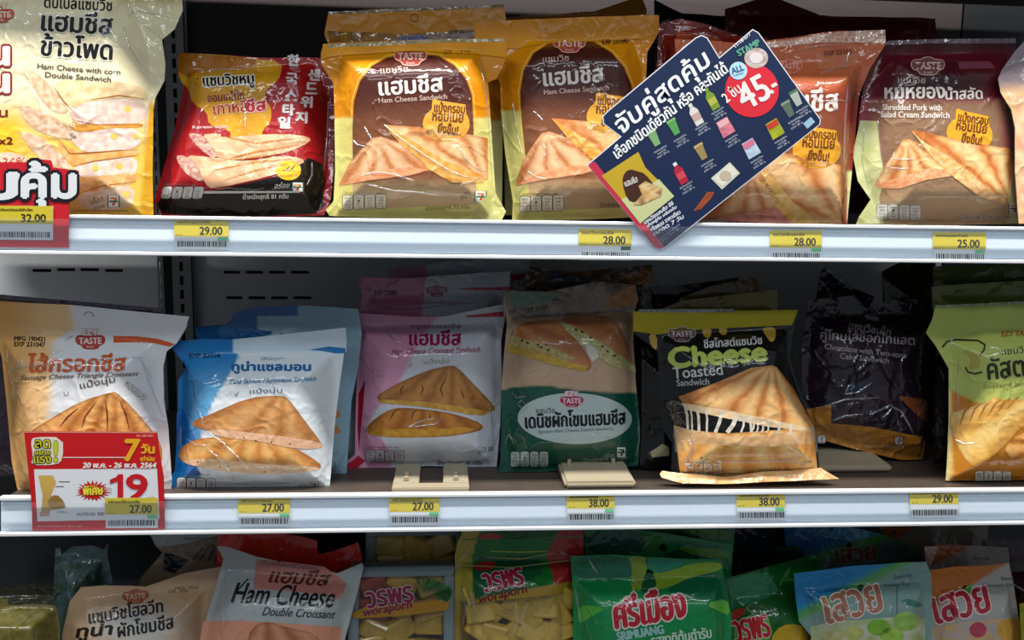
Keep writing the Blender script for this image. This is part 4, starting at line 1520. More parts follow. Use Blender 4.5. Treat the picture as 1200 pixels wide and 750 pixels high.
# ---- sausage cheese pack
def sau_col(x, y):
    w_, o, o2 = C('#dfe0e2'), C('#e3a65c'), C('#edc48c')
    # diagonal between orange left and white right: edge from (82,358) to (45,500)
    xe = np.interp(y, [340, 358, 385, 400, 460, 500, 580], [88, 82, 88, 62, 60, 55, 48])
    t = sstep(-7, 7, x - xe)
    n = sstep(0, 60, x)
    a = o * (1 - n)[:, None] + o2 * n[:, None]
    return a * (1 - t)[:, None] + w_ * t[:, None]


def art_sau(P):
    P.poly('header_strip', [(-10, 352), (80, 358), (220, 371), (219, 382), (214, 392), (110, 391), (0, 378), (-10, 376)],
           lambda x, y: sau_col(x, y) * np.where((x + (y - 358) * 0.2 < 82)[:, None], .93, .96), 1)
    hanghole(P, 104, 370, 5.5, '#6a6e70')
    logo(P, 106, 401, 35, fill='#b8403a', line='#a83a34', txt='#e9d8d0', top=True)
    P.poly('orange_stripe', [(133, 393.5), (160, 394), (185, 397), (205, 403), (199, 406), (180, 402), (160, 401), (133, 401.5)], '#d2561c', 3)
    stamp(P, 'MFG 190421', 17, 399, 53, 5.2, dy=1)
    stamp(P, 'EXP 231047', 17, 405.5, 53, 5.2, dy=1)
    P.text('lettering', 'ไส้กรอกชีส', 34, 436, 148, 22, '#cf5a26', dy=-1.5, bold=1.0, shear=.1, big=True)
    P.text('lettering', 'Sausage Cheese Triangle Croissant', 24, 447, 163, 7, '#6a5648', dy=-5, shear=.4, bold=.15)
    P.text('lettering', 'แป้งนุ่ม', 95, 458, 136, 11, '#5c4a40', dy=-8, bold=.15)
    P.text('lettering', 'หอมเนย', 145, 452, 168, 8, '#a0968c', dy=18)
    P.line('lettering', [(75, 459), (76, 463), (80, 463), (80, 459)], .8, '#6a5a50', 4)
    pts = [(33, 507), (60, 490), (95, 470), (128, 460), (136, 459), (150, 472), (172, 496), (190, 520), (190, 545), (40, 545), (34, 520)]
    croissant(P, 'sandwich_picture', pts, (134, 440), seed=3, n=9, base='#d08a46', pale='#e8b06a', dark='#8a4c1c')
    for a in ([(70, 500), (80, 488), (92, 478)], [(96, 502), (100, 488), (112, 472)], [(126, 506), (126, 486), (124, 468)], [(152, 504), (148, 486), (140, 468)]):
        P.line('sandwich_picture', a, 2.0, '#7c3c12', 5, taper=True)
    for cr in ([(165, 420), (172, 432), (178, 444)], [(14, 434), (26, 430), (60, 427)], [(14, 434), (22, 428), (27, 421)], [(76, 399), (86, 393)], [(60, 414), (75, 411)], [(100, 424), (140, 419), (170, 419)], [(165, 420), (176, 450), (192, 490)], [(136, 458), (142, 466)]):
        P.crease(cr)


tri_pack('orange and white sausage cheese croissant pack standing behind the red 19 sign',
         [(-40, 352), (80, 357), (150, 364), (222, 371), (219, 380), (214, 392), (208, 402), (196, 412), (192, 430), (193, 470), (198, 500), (202, 560), (200, 578), (22, 582), (14, 540), (8, 470), (3, 420), (-2, 400), (-40, 396)],
         [(4, 398), (60, 392), (180, 402), (184, 430), (186, 500), (190, 574), (24, 578), (16, 520), (8, 440)], 0.030, None, 105, 12.1, sau_col, art_sau, wr=1.1)
P = spare('thin dark purple film edge standing up behind the sausage cheese pack', 'sandwich pack', 0.075,
          [(-40, 342), (0, 345), (80, 352), (190, 362), (190, 560), (-40, 560)], mott('#3c2c3c', .3, 8, 1), 12.6, z=ZS2)
strip_seal(P, [(-40, 342), (0, 345), (80, 352), (190, 361), (190, 366), (80, 357), (0, 350), (-40, 348)], '#6a5c70', 3)
P.done()


# ---- blue tuna / salmon pack
def blue_col(x, y):
    b, w_, lb = C('#1576bc'), C('#dfe6ea'), C('#7cc4e6')
    xe = np.interp(y, [380, 400, 418, 440, 470, 500, 545, 560, 580], [280, 272, 280, 268, 250, 238, 228, 236, 236])
    t = sstep(-1.5, 1.5, x - xe)
    m = sstep(400, 470, y) * sstep(205, 250, x) * .6
    bb = b * (1 - m)[:, None] + lb * m[:, None]
    return bb * (1 - t)[:, None] + w_ * t[:, None]


def art_blue(P):
    P.poly('header_strip', [(205, 402), (240, 398), (270, 398), (330, 392), (405, 384), (406, 412), (380, 413), (300, 414), (240, 413), (212, 408)],
           lambda x, y: np.where((x < 272)[:, None], C('#1b78b8'), C('#cfe0ea')), 1)
    P.poly('header_strip', [(362, 410), (385, 406), (405, 408), (405, 414), (392, 414), (375, 411)], '#2a7ab4', 2)
    stamp(P, 'EXP 23104', 222, 419, 258, 5, dy=0, col='#12324c')
    P.text('lettering', 'ไส้ไข่ทูน่า', 305, 423.5, 332, 5, '#5c7c94', dy=-1)
    P.text('lettering', 'ทูน่าแซลมอน', 272, 437.5, 364, 14, '#1f6aa4', dy=0, bold=.9, big=True)
    P.text('lettering', 'Tuna Salmon Mayonnaise Sandwich', 270, 451.5, 371, 7, '#3f7ea8', dy=-3.5, shear=.4, bold=.15)
    P.text('lettering', '✓', 275, 465, 280, 7, '#50606c')
    P.text('lettering', 'แป้งนุ่ม', 293, 463, 331, 8, '#50606c', dy=-1.5)
    P.poly('blue_wave', [(207, 475), (216, 480), (224, 505), (235, 525), (222, 518), (207, 522)], '#1468b4', 1, sm=1)
    P.poly('blue_wave', [(207, 542), (230, 546), (236, 556), (230, 558), (205, 552)], '#1468b4', 2)
    t1 = [(219, 496), (250, 484), (290, 466), (330, 463), (338, 467), (355, 490), (378, 520), (377, 526), (340, 517), (290, 508), (245, 506)]
    croissant(P, 'sandwich_picture', t1, (334, 450), seed=5, base='#c98a50', pale='#d9a46a', dark='#9a5a2c', n=6, k=.4)
    P.poly('sandwich_picture', [(240, 502), (280, 505), (330, 511), (377, 518), (378, 526), (345, 526), (300, 516), (255, 512)], mott('#e3a884', .2, 3, 2, '#edc4a0'), 5, sm=1)
    t2 = [(208, 537), (212, 524), (230, 514), (258, 512), (300, 512), (345, 524), (375, 542), (377, 550), (350, 553), (300, 555), (260, 548), (225, 545)]
    croissant(P, 'sandwich_picture', t2, (300, 480), seed=7, base='#e09a52', pale='#f2bd74', dark='#b0642c', n=8, k=.45)
    P.poly('sandwich_picture', [(210, 539), (250, 537), (300, 543), (350, 546), (376, 547), (370, 552), (310, 556), (270, 553), (226, 546)], mott('#e8b888', .2, 4, 8, '#f0cfa4'), 5, sm=1)
    for x, y in ((286, 513), (300, 516), (318, 518), (340, 520), (232, 541), (258, 547), (311, 553), (268, 546)):
        P.poly('sandwich_picture', ell(x, y, 1.2, .8, 8), '#4a4020', 6)
    for cr in ([(240, 503), (262, 520), (285, 542), (290, 550)], [(242, 525), (262, 542), (270, 555), (277, 566)], [(220, 514), (228, 521), (242, 522)], [(212, 500), (211, 520), (214, 528)], [(290, 547), (320, 550), (350, 553), (356, 558)], [(232, 478), (237, 492), (240, 503)], [(277, 566), (300, 564), (340, 566)]):
        P.crease(cr)
    nutri(P, 207, 559, 253, 574, 2, cell='#eef3f5', line='#46505c')
    P.text('lettering', 'อร่อย', 350, 573, 361, 7, '#444444', dy=-1)
    seven(P, 362, 565, 372, 575, slant=2, mono='#3c444c')


tri_pack('sky blue and white tuna salmon sandwich pack beside the red 19 sign',
         [(204, 400), (240, 397), (275, 398), (330, 392), (405, 384), (406, 400), (403, 415), (398, 450), (392, 500), (386, 576), (300, 580), (196, 577), (196, 565), (204, 552), (207, 500), (208, 445), (220, 432), (206, 415), (200, 408)],
         [(214, 420), (260, 414), (390, 413), (392, 450), (388, 520), (382, 572), (300, 576), (206, 573), (213, 520), (214, 450)], 0.035, None, 300, 13.2, blue_col, art_blue, wr=1.2)
P = spare('second blue and white pack whose header shows over the front tuna salmon pack', 'sandwich pack', 0.075,
          [(228, 384), (270, 379), (275, 366), (300, 360), (360, 358), (420, 362), (424, 390), (420, 430), (412, 470), (406, 560), (230, 562), (226, 480), (236, 420)],
          lambda x, y: np.where(((x < 302) | ((y > 388) & (x < 318)) | ((y < 370) & (x < 350)))[:, None], C('#15609c'), C('#8fb4c6')), 13.7, z=ZS2, T=.02, wr=1.6,
          bulge=[(240, 410), (410, 400), (408, 470), (402, 556), (240, 558)])
for y in (484, 503):
    P.poly('sandwich_picture', [(380, y), (396, y - 4), (400, y + 4), (384, y + 9)], '#c98a50', 1)
strip_seal(P, [(300, 397), (330, 388), (350, 380), (350, 384), (330, 394), (300, 400)], '#9cb8c8', 3)
P.text('small_print', 'ก.', 388, 547, 396, 6, '#2a3038')
P.done()
P = spare('third pack deep behind the blue ones, its pale blue side meeting the pink pack', 'sandwich pack', 0.120,
          [(330, 372), (424, 366), (426, 550), (390, 556), (330, 556)], grad('#2f6f9a', '#c4ccd0', 385, 392), 13.9, z=ZS2)
P.done()


# ---- pink ham cheese pack
def pink_col(x, y):
    p, w_ = C('#dc9cba'), C('#d3d6de')
    xe = np.interp(y, [330, 372, 400, 430, 460, 480, 500, 520, 545], [500, 512, 490, 478, 462, 440, 430, 452, 458])
    t = sstep(-4, 4, x - xe)
    return p * (1 - t)[:, None] + w_ * t[:, None]


def art_pink(P):
    P.poly('header_strip', [(421, 367), (480, 371), (520, 372), (590, 357), (590, 371), (589, 376), (420, 377)], lambda x, y: pink_col(x, y) * .97, 1)
    P.poly('red_stripe', [(545, 370), (590, 365), (590, 371), (548, 372)], '#b81c3c', 3)
    hanghole(P, 498, 373, 5.0, '#7c7078')
    P.text('lettering', 'หมูแฮมและชีส', 481, 386, 540, 6.5, '#8c5c7c', dy=0, bold=.2)
    P.text('lettering', 'แฮมชีส', 480, 404.5, 540, 18, '#a3195c', dy=0, bold=.9, out='#e6d4de', outr=1.2, big=True)
    P.text('lettering', 'Ham Cheese Croissant Sandwich', 459, 415.5, 563, 6.5, '#a83a5c', dy=-3, shear=.4, bold=.15)
    P.text('lettering', 'แป้งนุ่ม', 497, 428.5, 526, 7.5, '#8c8078', dy=-2)
    P.text('lettering', '✓', 479, 431, 483, 6, '#8c8078')
    P.poly('red_wave', [(428, 445), (426, 470), (423, 500), (421, 530), (419, 500), (420, 462)], '#b8122c', 2)
    P.poly('corner_fold', [(413, 540), (420, 534), (428, 540), (412, 555), (403, 556), (402, 546)], '#c40f34', 5)
    t1 = [(440, 465), (460, 452), (500, 434), (528, 428), (536, 430), (560, 455), (580, 476), (580, 482), (560, 484), (520, 476), (480, 471), (445, 470)]
    croissant(P, 'sandwich_picture', t1, (531, 415), seed=9, base='#b57a3e', pale='#c48c4c', dark='#7c4418', n=7, k=.5)
    P.poly('sandwich_picture', [(442, 468), (480, 469), (520, 473), (560, 480), (578, 482), (562, 488), (520, 480), (480, 475), (448, 473)], mott('#c08a34', .2, 6, 2, '#d9ac50'), 5, sm=1)
    t2 = [(426, 504), (440, 490), (460, 478), (480, 478), (520, 482), (556, 492), (568, 500), (560, 506), (520, 512), (470, 513), (435, 510)]
    croissant(P, 'sandwich_picture', t2, (500, 440), seed=11, base='#c07832', pale='#d08e3c', dark='#84400f', n=8, k=.5)
    P.poly('sandwich_picture', [(428, 506), (460, 502), (510, 503), (545, 500), (560, 505), (520, 511), (470, 513), (440, 511)], mott('#c98a20', .2, 6, 5, '#dca63c'), 5, sm=1)
    for a in ([(470, 464), (470, 456), (474, 450)], [(492, 464), (496, 456), (494, 450)], [(520, 466), (516, 456), (524, 440)], [(544, 468), (540, 456)], [(456, 494), (462, 482), (470, 479)], [(482, 492), (484, 484), (490, 479)], [(504, 492), (504, 484)]):
        P.line('sandwich_picture', a, 1.8, '#6c3810', 5, taper=True)
    for cr in ([(478, 500), (495, 493), (508, 490)], [(478, 500), (495, 499), (512, 496), (518, 488)], [(574, 474), (576, 500)], [(429, 494), (430, 508)], [(440, 440), (450, 441)], [(450, 385), (462, 398), (474, 402)], [(436, 412), (446, 416)]):
        P.crease(cr)
    nutri(P, 428, 527, 474, 541, 1, cell='#d9cfd8', line='#5c5c6a')
    P.text('lettering', 'น้ำหนักสุทธิ 81 กรัม', 513, 546, 565, 7, '#4c4854', dy=0, bold=.1)
    P.text('lettering', 'ทุกไส้ อย.', 561, 535, 580, 9, '#4c4854', dy=-6, shear=.2)


tri_pack('pink and white ham cheese croissant pack standing on the two armed pusher',
         [(420, 367), (480, 371), (520, 371), (592, 356), (592, 372), (587, 400), (588, 450), (586, 500), (582, 548), (500, 546), (450, 550), (406, 557), (400, 552), (404, 543), (416, 532), (417, 480), (419, 420), (422, 390)],
         [(424, 384), (580, 380), (582, 450), (580, 500), (578, 544), (500, 543), (430, 545), (422, 520), (421, 440)], None, 548, 500, 14.4, pink_col, art_pink, wr=1.1)


def pink_header(label, Y, outline, seed, stripe, hole, bul):
    P = spare(label, 'sandwich pack', Y, outline, lambda x, y: np.where((x < np.interp(y, [320, 600], [500, 470]))[:, None], C('#c97f9c'), C('#b9bfc9')), seed, z=ZS2, bulge=bul, T=.016)
    hanghole(P, *hole, 4.2, '#7c7078')
    P.poly('red_stripe', stripe, '#b0204c', 3)
    return P


P = pink_header('pink and white pack header with a maroon stripe, just behind the front pink pack', 0.128,
                [(419, 333), (422, 325), (480, 326), (560, 320), (598, 318), (597, 340), (590, 356), (588, 530), (424, 535), (420, 400), (422, 370), (424, 340)], 15.1,
                [(532, 338), (597, 336), (597, 340), (560, 340.5)], (506, 331), [(430, 350), (584, 345), (582, 530), (430, 530)])
stamp(P, 'EXP 23104', 439, 346, 465, 6)
P.text('small_print', 'แฮมชีสครัวซอง', 482, 356, 540, 4, '#8c5068')
P.line('film_arc', [(436, 345), (440, 355), (455, 362), (480, 363), (520, 358), (560, 354)], .8, '#8c6878', 3)
logo(P, 512, 342, 26, fill='#94566c', line='#b98a9c', txt='#caa4b2')
P.done()
P = pink_header('rearmost pink and white pack header with a grey hang hole under the upper rail', 0.170,
                [(455, 316), (480, 314), (520, 307), (620, 300), (622, 330), (600, 340), (600, 520), (462, 525), (458, 400)], 15.6,
                [(598, 322), (622, 320), (622, 327), (600, 328)], (533, 312), [(466, 345), (596, 345), (594, 515), (466, 515)])
P.done()


# ---- green danish pack
def dan_col(x, y):
    g, b = C('#0e4e3c'), C('#b99c80')
    ye = np.interp(x, [583, 600, 640, 680, 750], [458, 454, 452, 458, 461])
    t = sstep(-1, 1, y - ye)
    return b * (1 - t)[:, None] + g * t[:, None]


P = Sheet('sandwich_pack', 'dark green and beige spinach ham cheese danish pack with a pale oval panel', 'sandwich pack', 665, by=553, z=ZS2, lean=9, T=.026, Tb=.012, seed=16.2, wr=1.3,
          outline=[(592, 340), (640, 342), (700, 330), (744, 334), (748, 350), (744, 362), (742, 400), (745, 450), (750, 500), (748, 546), (690, 548), (605, 556), (588, 566), (582, 560), (586, 540), (588, 500), (587, 460), (590, 420), (594, 380), (590, 355)],
          bulge=[(597, 372), (740, 366), (738, 420), (745, 500), (744, 542), (690, 545), (600, 550), (590, 510), (591, 440)], color=dan_col, bodymat=MF)
P.poly('clear_header', [(592, 340), (640, 342), (700, 330), (744, 334), (748, 350), (742, 364), (700, 368), (600, 374), (592, 356)], mott('#8c8478', .25, 14, 2, '#6c5c48'), 2, mat=MFX)
P.poly('clear_header', [(598, 342), (630, 342), (660, 346), (640, 354), (610, 360), (600, 356)], mott('#5c7c68', .3, 8, 2), 3)
P.poly('clear_header', [(706, 361), (716, 348), (742, 334), (748, 350), (742, 360)], mott('#a8742c', .2, 8, 4), 3)
stamp(P, 'EXP 23104', 616, 367, 642, 5.5, dy=-5)
t1 = [(594, 400), (604, 382), (625, 376), (655, 375), (664, 386), (680, 404), (693, 424), (692, 434), (680, 434), (640, 424), (600, 414)]
croissant(P, 'sandwich_picture', t1, (600, 372), seed=2, base='#b8774a', pale='#c48c5c', dark='#8a4a22', n=5, k=.4)
P.poly('sandwich_picture', [(596, 393), (620, 398), (650, 408), (675, 420), (660, 424), (630, 414), (596, 404)], mott('#a89058', .4, 3, 6, '#c9b878'), 5)
P.poly('sandwich_picture', [(595, 404), (630, 412), (665, 424), (690, 430), (684, 435), (650, 428), (594, 412)], mott('#b8922c', .2, 5, 7, '#c9a846'), 6)
t2 = [(652, 373), (690, 368), (720, 372), (735, 400), (744, 430), (744, 436), (715, 425), (690, 408), (665, 388)]
croissant(P, 'sandwich_picture', t2, (650, 372), seed=4, base='#b4764c', pale='#c08a5c', dark='#8a4a24', n=5, k=.4)
P.poly('sandwich_picture', [(652, 374), (675, 384), (705, 402), (744, 428), (745, 437), (715, 428), (686, 408), (664, 388)], mott('#a8a068', .4, 3, 8, '#d0c890'), 6)
for x, y in ((612, 399), (618, 402), (634, 407), (642, 410), (675, 386), (682, 389), (692, 396), (706, 406), (712, 412), (720, 417), (640, 404), (630, 404)):
    P.poly('sandwich_picture', ell(x, y, 2.0, 1.2, 8, .4), '#22321c', 7)
P.poly('sandwich_picture', [(686, 402), (698, 408), (702, 418), (694, 424), (688, 414)], '#d9d4c4', 7)
P.poly('oval_panel', ell(673.5, 490.5, 67, 30, 44, .02), '#b4c4c0', 2)
logo(P, 670, 471, 29, fill='#a82a4c', line='#d8b0bc', txt='#e6ccd2', top=True)
P.text('lettering', 'แซนวิช', 628, 484, 650, 6, '#3c4c48', bold=.15)
P.text('lettering', 'เดนิชผักโขมแฮมชีส', 616, 502, 733, 19, '#0c1414', dy=-5, bold=.8, big=True)
P.text('lettering', 'Spinach Ham Cheese Danish Sandwich', 631, 509, 719, 5, '#3c4c48', dy=-4)
nutri(P, 598, 529, 643, 547, 0, cell='#c4d4ce', line='#16503e')
seven(P, 722, 524, 734, 536, mono='#16503e')
P.text('lettering', 'น้ำหนักสุทธิ 81 กรัม', 684, 543, 735, 6, '#a8bcb4', dy=-4)
P.text('lettering', 'อร่อย', 708, 536, 720, 5, '#a8bcb4', dy=-1)
for a in ([(606, 378), (602, 392), (600, 402)], [(625, 388), (634, 396), (640, 404)], [(638, 384), (640, 396)], [(712, 374), (720, 384), (726, 396)], [(735, 404), (738, 418)], [(692, 510), (700, 508), (712, 512), (722, 514)], [(748, 490), (749, 515), (745, 535)], [(612, 470), (618, 476), (614, 480), (606, 474), (612, 468)], [(592, 520), (596, 508), (602, 520)], [(600, 460), (606, 466), (616, 464)]):
    P.crease(a, 1.8)
P.done()
P = spare('crumpled clear and amber danish pack header right behind the green pack', 'sandwich pack', 0.128,
          [(622, 312), (680, 318), (764, 310), (762, 330), (756, 352), (750, 540), (606, 540), (600, 400), (604, 345)], mott('#3a3a34', .35, 12, 3, '#6c4c28'), 17.1, z=ZS2, wr=2.5, mat=MFX)
P.poly('clear_header', [(730, 322), (764, 312), (762, 332), (740, 334)], '#8a6028', 2)
P.poly('clear_header', [(640, 316), (700, 330), (680, 338), (640, 336)], mott('#34424a', .3, 8, 4), 2)
P.done()


# ---- black cheese toasted pack
P = Sheet('sandwich_pack', 'black toasted cheese sandwich pack with a mustard yellow header and big green lettering', 'sandwich pack', 868, Y=0.036, z=ZS2, lean=10, T=.030, Tb=.012, seed=18.4, wr=.7, R=.04,
          outline=[(742, 365), (800, 364), (880, 364), (935, 363), (930, 385), (925, 420), (934, 450), (948, 490), (955, 500), (960, 556), (900, 562), (790, 562), (786, 550), (788, 520), (775, 500), (772, 440), (770, 412), (743, 390)],
          bulge=[(775, 395), (922, 386), (922, 420), (936, 460), (952, 500), (955, 552), (900, 558), (792, 558), (790, 500), (776, 470)], color='#0b0b0c')
P.poly('header_strip', [(742, 365), (800, 364), (880, 364), (935, 363), (928, 381), (880, 383), (820, 386), (770, 392), (742, 388)], mott('#a89a1a', .08, 30, 1), 3)
strip_seal(P, [(748, 362.5), (860, 362), (860, 366), (748, 366)], '#7c8480', 4)
for pts in ([(822, 385), (834, 385), (833, 394), (829, 397), (824, 393)], [(842, 384), (852, 384), (852, 391), (847, 393), (843, 390)], [(892, 384), (909, 383), (909, 396), (904, 402), (898, 395)], [(760, 391), (770, 392), (770, 412), (762, 404)]):
    P.poly('cheese_drip', pts, '#c09a3c', 4, sm=1)
logo(P, 799, 393, 33, fill='#5c4048', line='#b4a0a4', txt='#c4b0b0', top=False)
P.text('lettering', 'ชีสโทสต์แซนวิช', 825, 408, 893, 11, '#c9c9c4', dy=-5, bold=.35)
P.text('lettering', 'Cheese', 785, 431, 898, 23, '#b4c05a', dy=-8, bold=2.0, big=True)
P.text('lettering', 'Toasted', 789, 444, 847, 13, '#c9c9c4', dy=-5, bold=.3)
P.text('lettering', 'Sandwich', 793, 452.5, 831, 7.5, '#b0b0ac', dy=-2, bold=.2)
t1 = [(795, 465), (840, 448), (880, 431), (905, 428), (910, 430), (930, 456), (946, 486), (954, 500), (952, 504), (900, 494), (850, 482), (802, 474)]
P.poly('sandwich_picture', t1, toast(t1, (905, 424), base='#d49c5e', pale='#e6bd80', dark='#a8602c', n=7, seed=6, crust=4, k=.85), 3)
P.poly('sandwich_picture', [(798, 472), (850, 480), (900, 491), (953, 502), (950, 506), (900, 500), (850, 490), (803, 480)], mott('#d9b88c', .15, 6, 4, '#e6caa0'), 4)
t2 = [(790, 500), (800, 503), (850, 508), (910, 504), (953, 498), (958, 552), (925, 558), (860, 560), (797, 556)]
P.poly('sandwich_picture', t2, toast(t2, (870, 460), base='#e8a654', pale='#f5cd86', dark='#c07834', n=8, seed=8, crust=3, k=.5), 3)
P.poly('sandwich_picture', [(789, 498), (806, 503), (850, 511), (900, 510), (950, 502), (951, 520), (900, 524), (850, 522), (815, 520), (794, 514)], mott('#cfa06c', .15, 8, 9, '#e0b888'), 4)
for cr in ([(808, 506), (812, 520), (806, 536), (800, 545)], [(806, 516), (812, 526), (808, 540)], [(922, 522), (934, 530), (950, 540)], [(846, 541), (880, 542), (920, 540), (950, 544)], [(798, 515), (800, 530)], [(790, 500), (792, 530)], [(954, 500), (957, 530)], [(930, 514), (935, 524)]):
    P.crease(cr, 3.2, .0013)
r_ = random.Random(4)
for a, b, w_ in ((802, 806, 3), (808, 811, 2), (816, 819, 3.2), (827, 828, 2.6), (846, 838, 4), (864, 852, 5), (872, 868, 2.5), (878, 880, 3), (884, 880, 2), (888, 886, 2), (894, 892, 2.4), (901, 897, 2), (914, 908, 3.5), (927, 922, 3.5)):
    yt = 474 + (a - 800) * .18
    P.line('cheese_strands', [(a, yt), ((a + b) / 2 + 1, yt + 12), (b, min(507, yt + 30 - (a - 800) * .06))], w_, '#d8cdbc', 5)
P.line('cheese_strands', [(866, 492), (874, 492), (880, 491)], 3, '#d8cdbc', 5)
nutri(P, 802, 538, 846, 556, 1, cell='#efe6d4', line='#b89468', head=False)
P.text('lettering', 'น้ำหนักสุทธิ 81 กรัม', 888, 553, 926, 5, '#5c3c1c', dy=-1)
P.text('lettering', 'อร่อย', 938, 545, 952, 5, '#5c3c1c', dy=-3)
P.done()
# the loose bottom fin curling forward onto the shelf edge
P = Sheet('sandwich_pack', 'loose toast coloured bottom fin of the black toasted cheese pack, curling forward', 'sandwich pack', 880, Y=0.0125, z=ZS2, lean=52, T=.006, Tb=.001, seed=18.9, wr=1.5, R=.02,
          outline=[(773, 556), (776, 552), (800, 554), (850, 558), (955, 549), (962, 548), (984, 560), (965, 562), (900, 565), (840, 567), (800, 566), (775, 560)],
          bulge=[(782, 557), (850, 560), (955, 552), (968, 558), (900, 563), (800, 564)], color=mott('#dca06a', .2, 10, 3, '#e9c088'), mat=MFX)
P.done()
for lb, Y, ol, sd, c in (('shade darkened yellow header of the second black pack, rising to the right', 0.090, [(776, 362), (800, 352), (860, 345), (912, 339), (911, 362), (908, 540), (790, 540), (782, 420)], 19.3, '#6c6416'),  # deeper headers carry their shade as a darker yellow
                         ('shade darkened yellow header of the third black pack, deeper than the second', 0.120, [(796, 350), (830, 336), (889, 324), (889, 345), (885, 535), (800, 540)], 19.6, '#5c4c12'),
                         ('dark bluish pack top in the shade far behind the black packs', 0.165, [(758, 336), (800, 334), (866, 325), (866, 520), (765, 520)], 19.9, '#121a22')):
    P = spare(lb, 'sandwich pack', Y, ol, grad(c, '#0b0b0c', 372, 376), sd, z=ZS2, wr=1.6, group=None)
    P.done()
# pale clear side sliver left of the black pack
P = spare('black pack with a pale clear corner, half a step left of the toasted cheese pack', 'sandwich pack', 0.072,
          [(752, 400), (800, 400), (800, 545), (756, 548), (750, 545), (752, 500)], '#0a0a0a', 20.2, z=ZS2)
P.poly('clear_corner', [(762, 530), (776, 520), (784, 524), (784, 534), (764, 536)], '#b8ae88', 2)
P.done()


# ---- chocolate pack
P = Sheet('sandwich_pack', 'crinkled dark purple chocolate cake sandwich pack with an amber bottom band', 'sandwich pack', 1025, by=540, z=ZS2, lean=10, yaw=3, T=.024, Tb=.012, seed=21.3, wr=2.0, mat=MFX,
          outline=[(948, 352), (1000, 346), (1014, 362), (1040, 352), (1095, 350), (1102, 370), (1096, 420), (1092, 470), (1088, 520), (1082, 543), (1060, 540), (1000, 525), (955, 512), (942, 508), (940, 470), (940, 400)],
          bulge=[(950, 372), (1092, 370), (1088, 430), (1086, 500), (1078, 538), (1000, 520), (948, 505), (946, 440)], color=mott('#1e1424', .3, 20, 1, '#32202a'))
P.poly('brown_print', [(960, 400), (1000, 372), (1020, 370), (1080, 385), (1070, 420), (1000, 440), (950, 430)], mott('#3a2a30', .2, 16, 1, '#2a2028'), 1, sm=1)
P.poly('amber_band', [(942, 480), (974, 474), (974, 496), (1020, 500), (1081, 512), (1084, 520), (1080, 543), (1060, 540), (1000, 526), (955, 513), (946, 506)], mott('#b87a2c', .1, 10, 2), 2)
P.poly('amber_band', [(1052, 464), (1088, 468), (1086, 495), (1078, 490), (1066, 478)], mott('#8c4a24', .2, 8, 2), 2)
for a in ([(975, 493), (990, 488), (1012, 485)], [(990, 462), (994, 452), (1000, 450)], [(990, 462), (1004, 460), (1022, 448)], [(1018, 486), (1032, 480), (1046, 474)], [(1044, 476), (1056, 482), (1064, 496), (1070, 508)], [(955, 480), (990, 468), (1030, 466)]):
    P.crease(a, 3.0, .0013)
P.poly('blue_patch', [(988, 462), (995, 450), (1024, 446), (1010, 458)], '#1c3042', 2)  # flat bluish patch between two creases
P.poly('label_patch', [(1013, 369), (1030, 372), (1029, 377), (1015, 374)], '#8c8088', 3)
P.text('lettering', 'แซนวิชเค้ก', 994, 386, 1043, 11, '#c0b4bc', dy=8, bold=.25)
P.text('lettering', 'คู่โทนไส้ช็อกโกแลต', 961, 401, 1071, 16, '#c0b4bc', dy=7, bold=.3, big=True)
P.text('lettering', 'Chocolate with Two-tone', 966, 409, 1062, 6.5, '#b4a8b0', dy=11, bold=.2)
P.text('lettering', 'Cake Sandwich', 984, 420, 1041, 6.5, '#b4a8b0', dy=6, bold=.2)
P.text('lettering', 'น้ำหนักสุทธิ 80 กรัม', 1005, 524, 1058, 6, '#d9c08c', dy=3)
seven(P, 1048, 512, 1058, 521, mono='#6c5c50')
nutri(P, 947, 508, 968, 518, 2, cell='#d8ccc0', line='#3c2c20', n=2, head=False)
P.done()
P = spare('blackish blue foil pack corner sticking up behind the chocolate pack, with a jagged pale edge', 'sandwich pack', 0.155,
          [(960, 322), (966, 312), (1000, 338), (1024, 348), (1016, 362), (1040, 352), (1068, 348), (1120, 352), (1120, 375), (1096, 380), (1095, 520), (960, 510), (950, 400)], mott('#0d1a26', .3, 12, 1, '#14101a'), 22.1, z=ZS2, wr=2, mat=MFX)
strip_seal(P, [(964, 314), (968, 312), (1001, 338), (998, 341)], '#6a7c88', 3)
strip_seal(P, [(1014, 361), (1045, 351), (1080, 350), (1080, 353), (1045, 355), (1014, 364)], '#6c6c74', 3)
P.done()
P = spare('dark pack side with faint print standing between the chocolate and custard packs', 'sandwich pack', 0.064,
          [(1098, 420), (1120, 400), (1120, 540), (1096, 545), (1094, 480)], mott('#120c0a', .3, 10, 1), 22.6, z=ZS2, T=.005, Tb=.003)
P.text('small_print', 'ก. มก. 81', 1092, 510, 1106, 9, '#4c4c50')
P.done()


# ---- custard pack
def cus_col(x, y):
    g, o = C('#b4bf62'), C('#c47c1c')
    ye = np.interp(x, [1085, 1112, 1140, 1170, 1260], [448, 456, 470, 480, 480])
    t = sstep(-1, 1, y - ye)
    e = sstep(6, 2, x - 1111) * t
    c = g * (1 - t)[:, None] + o * t[:, None]
    return c * (1 - e)[:, None] + C('#e0cc86') * e[:, None]


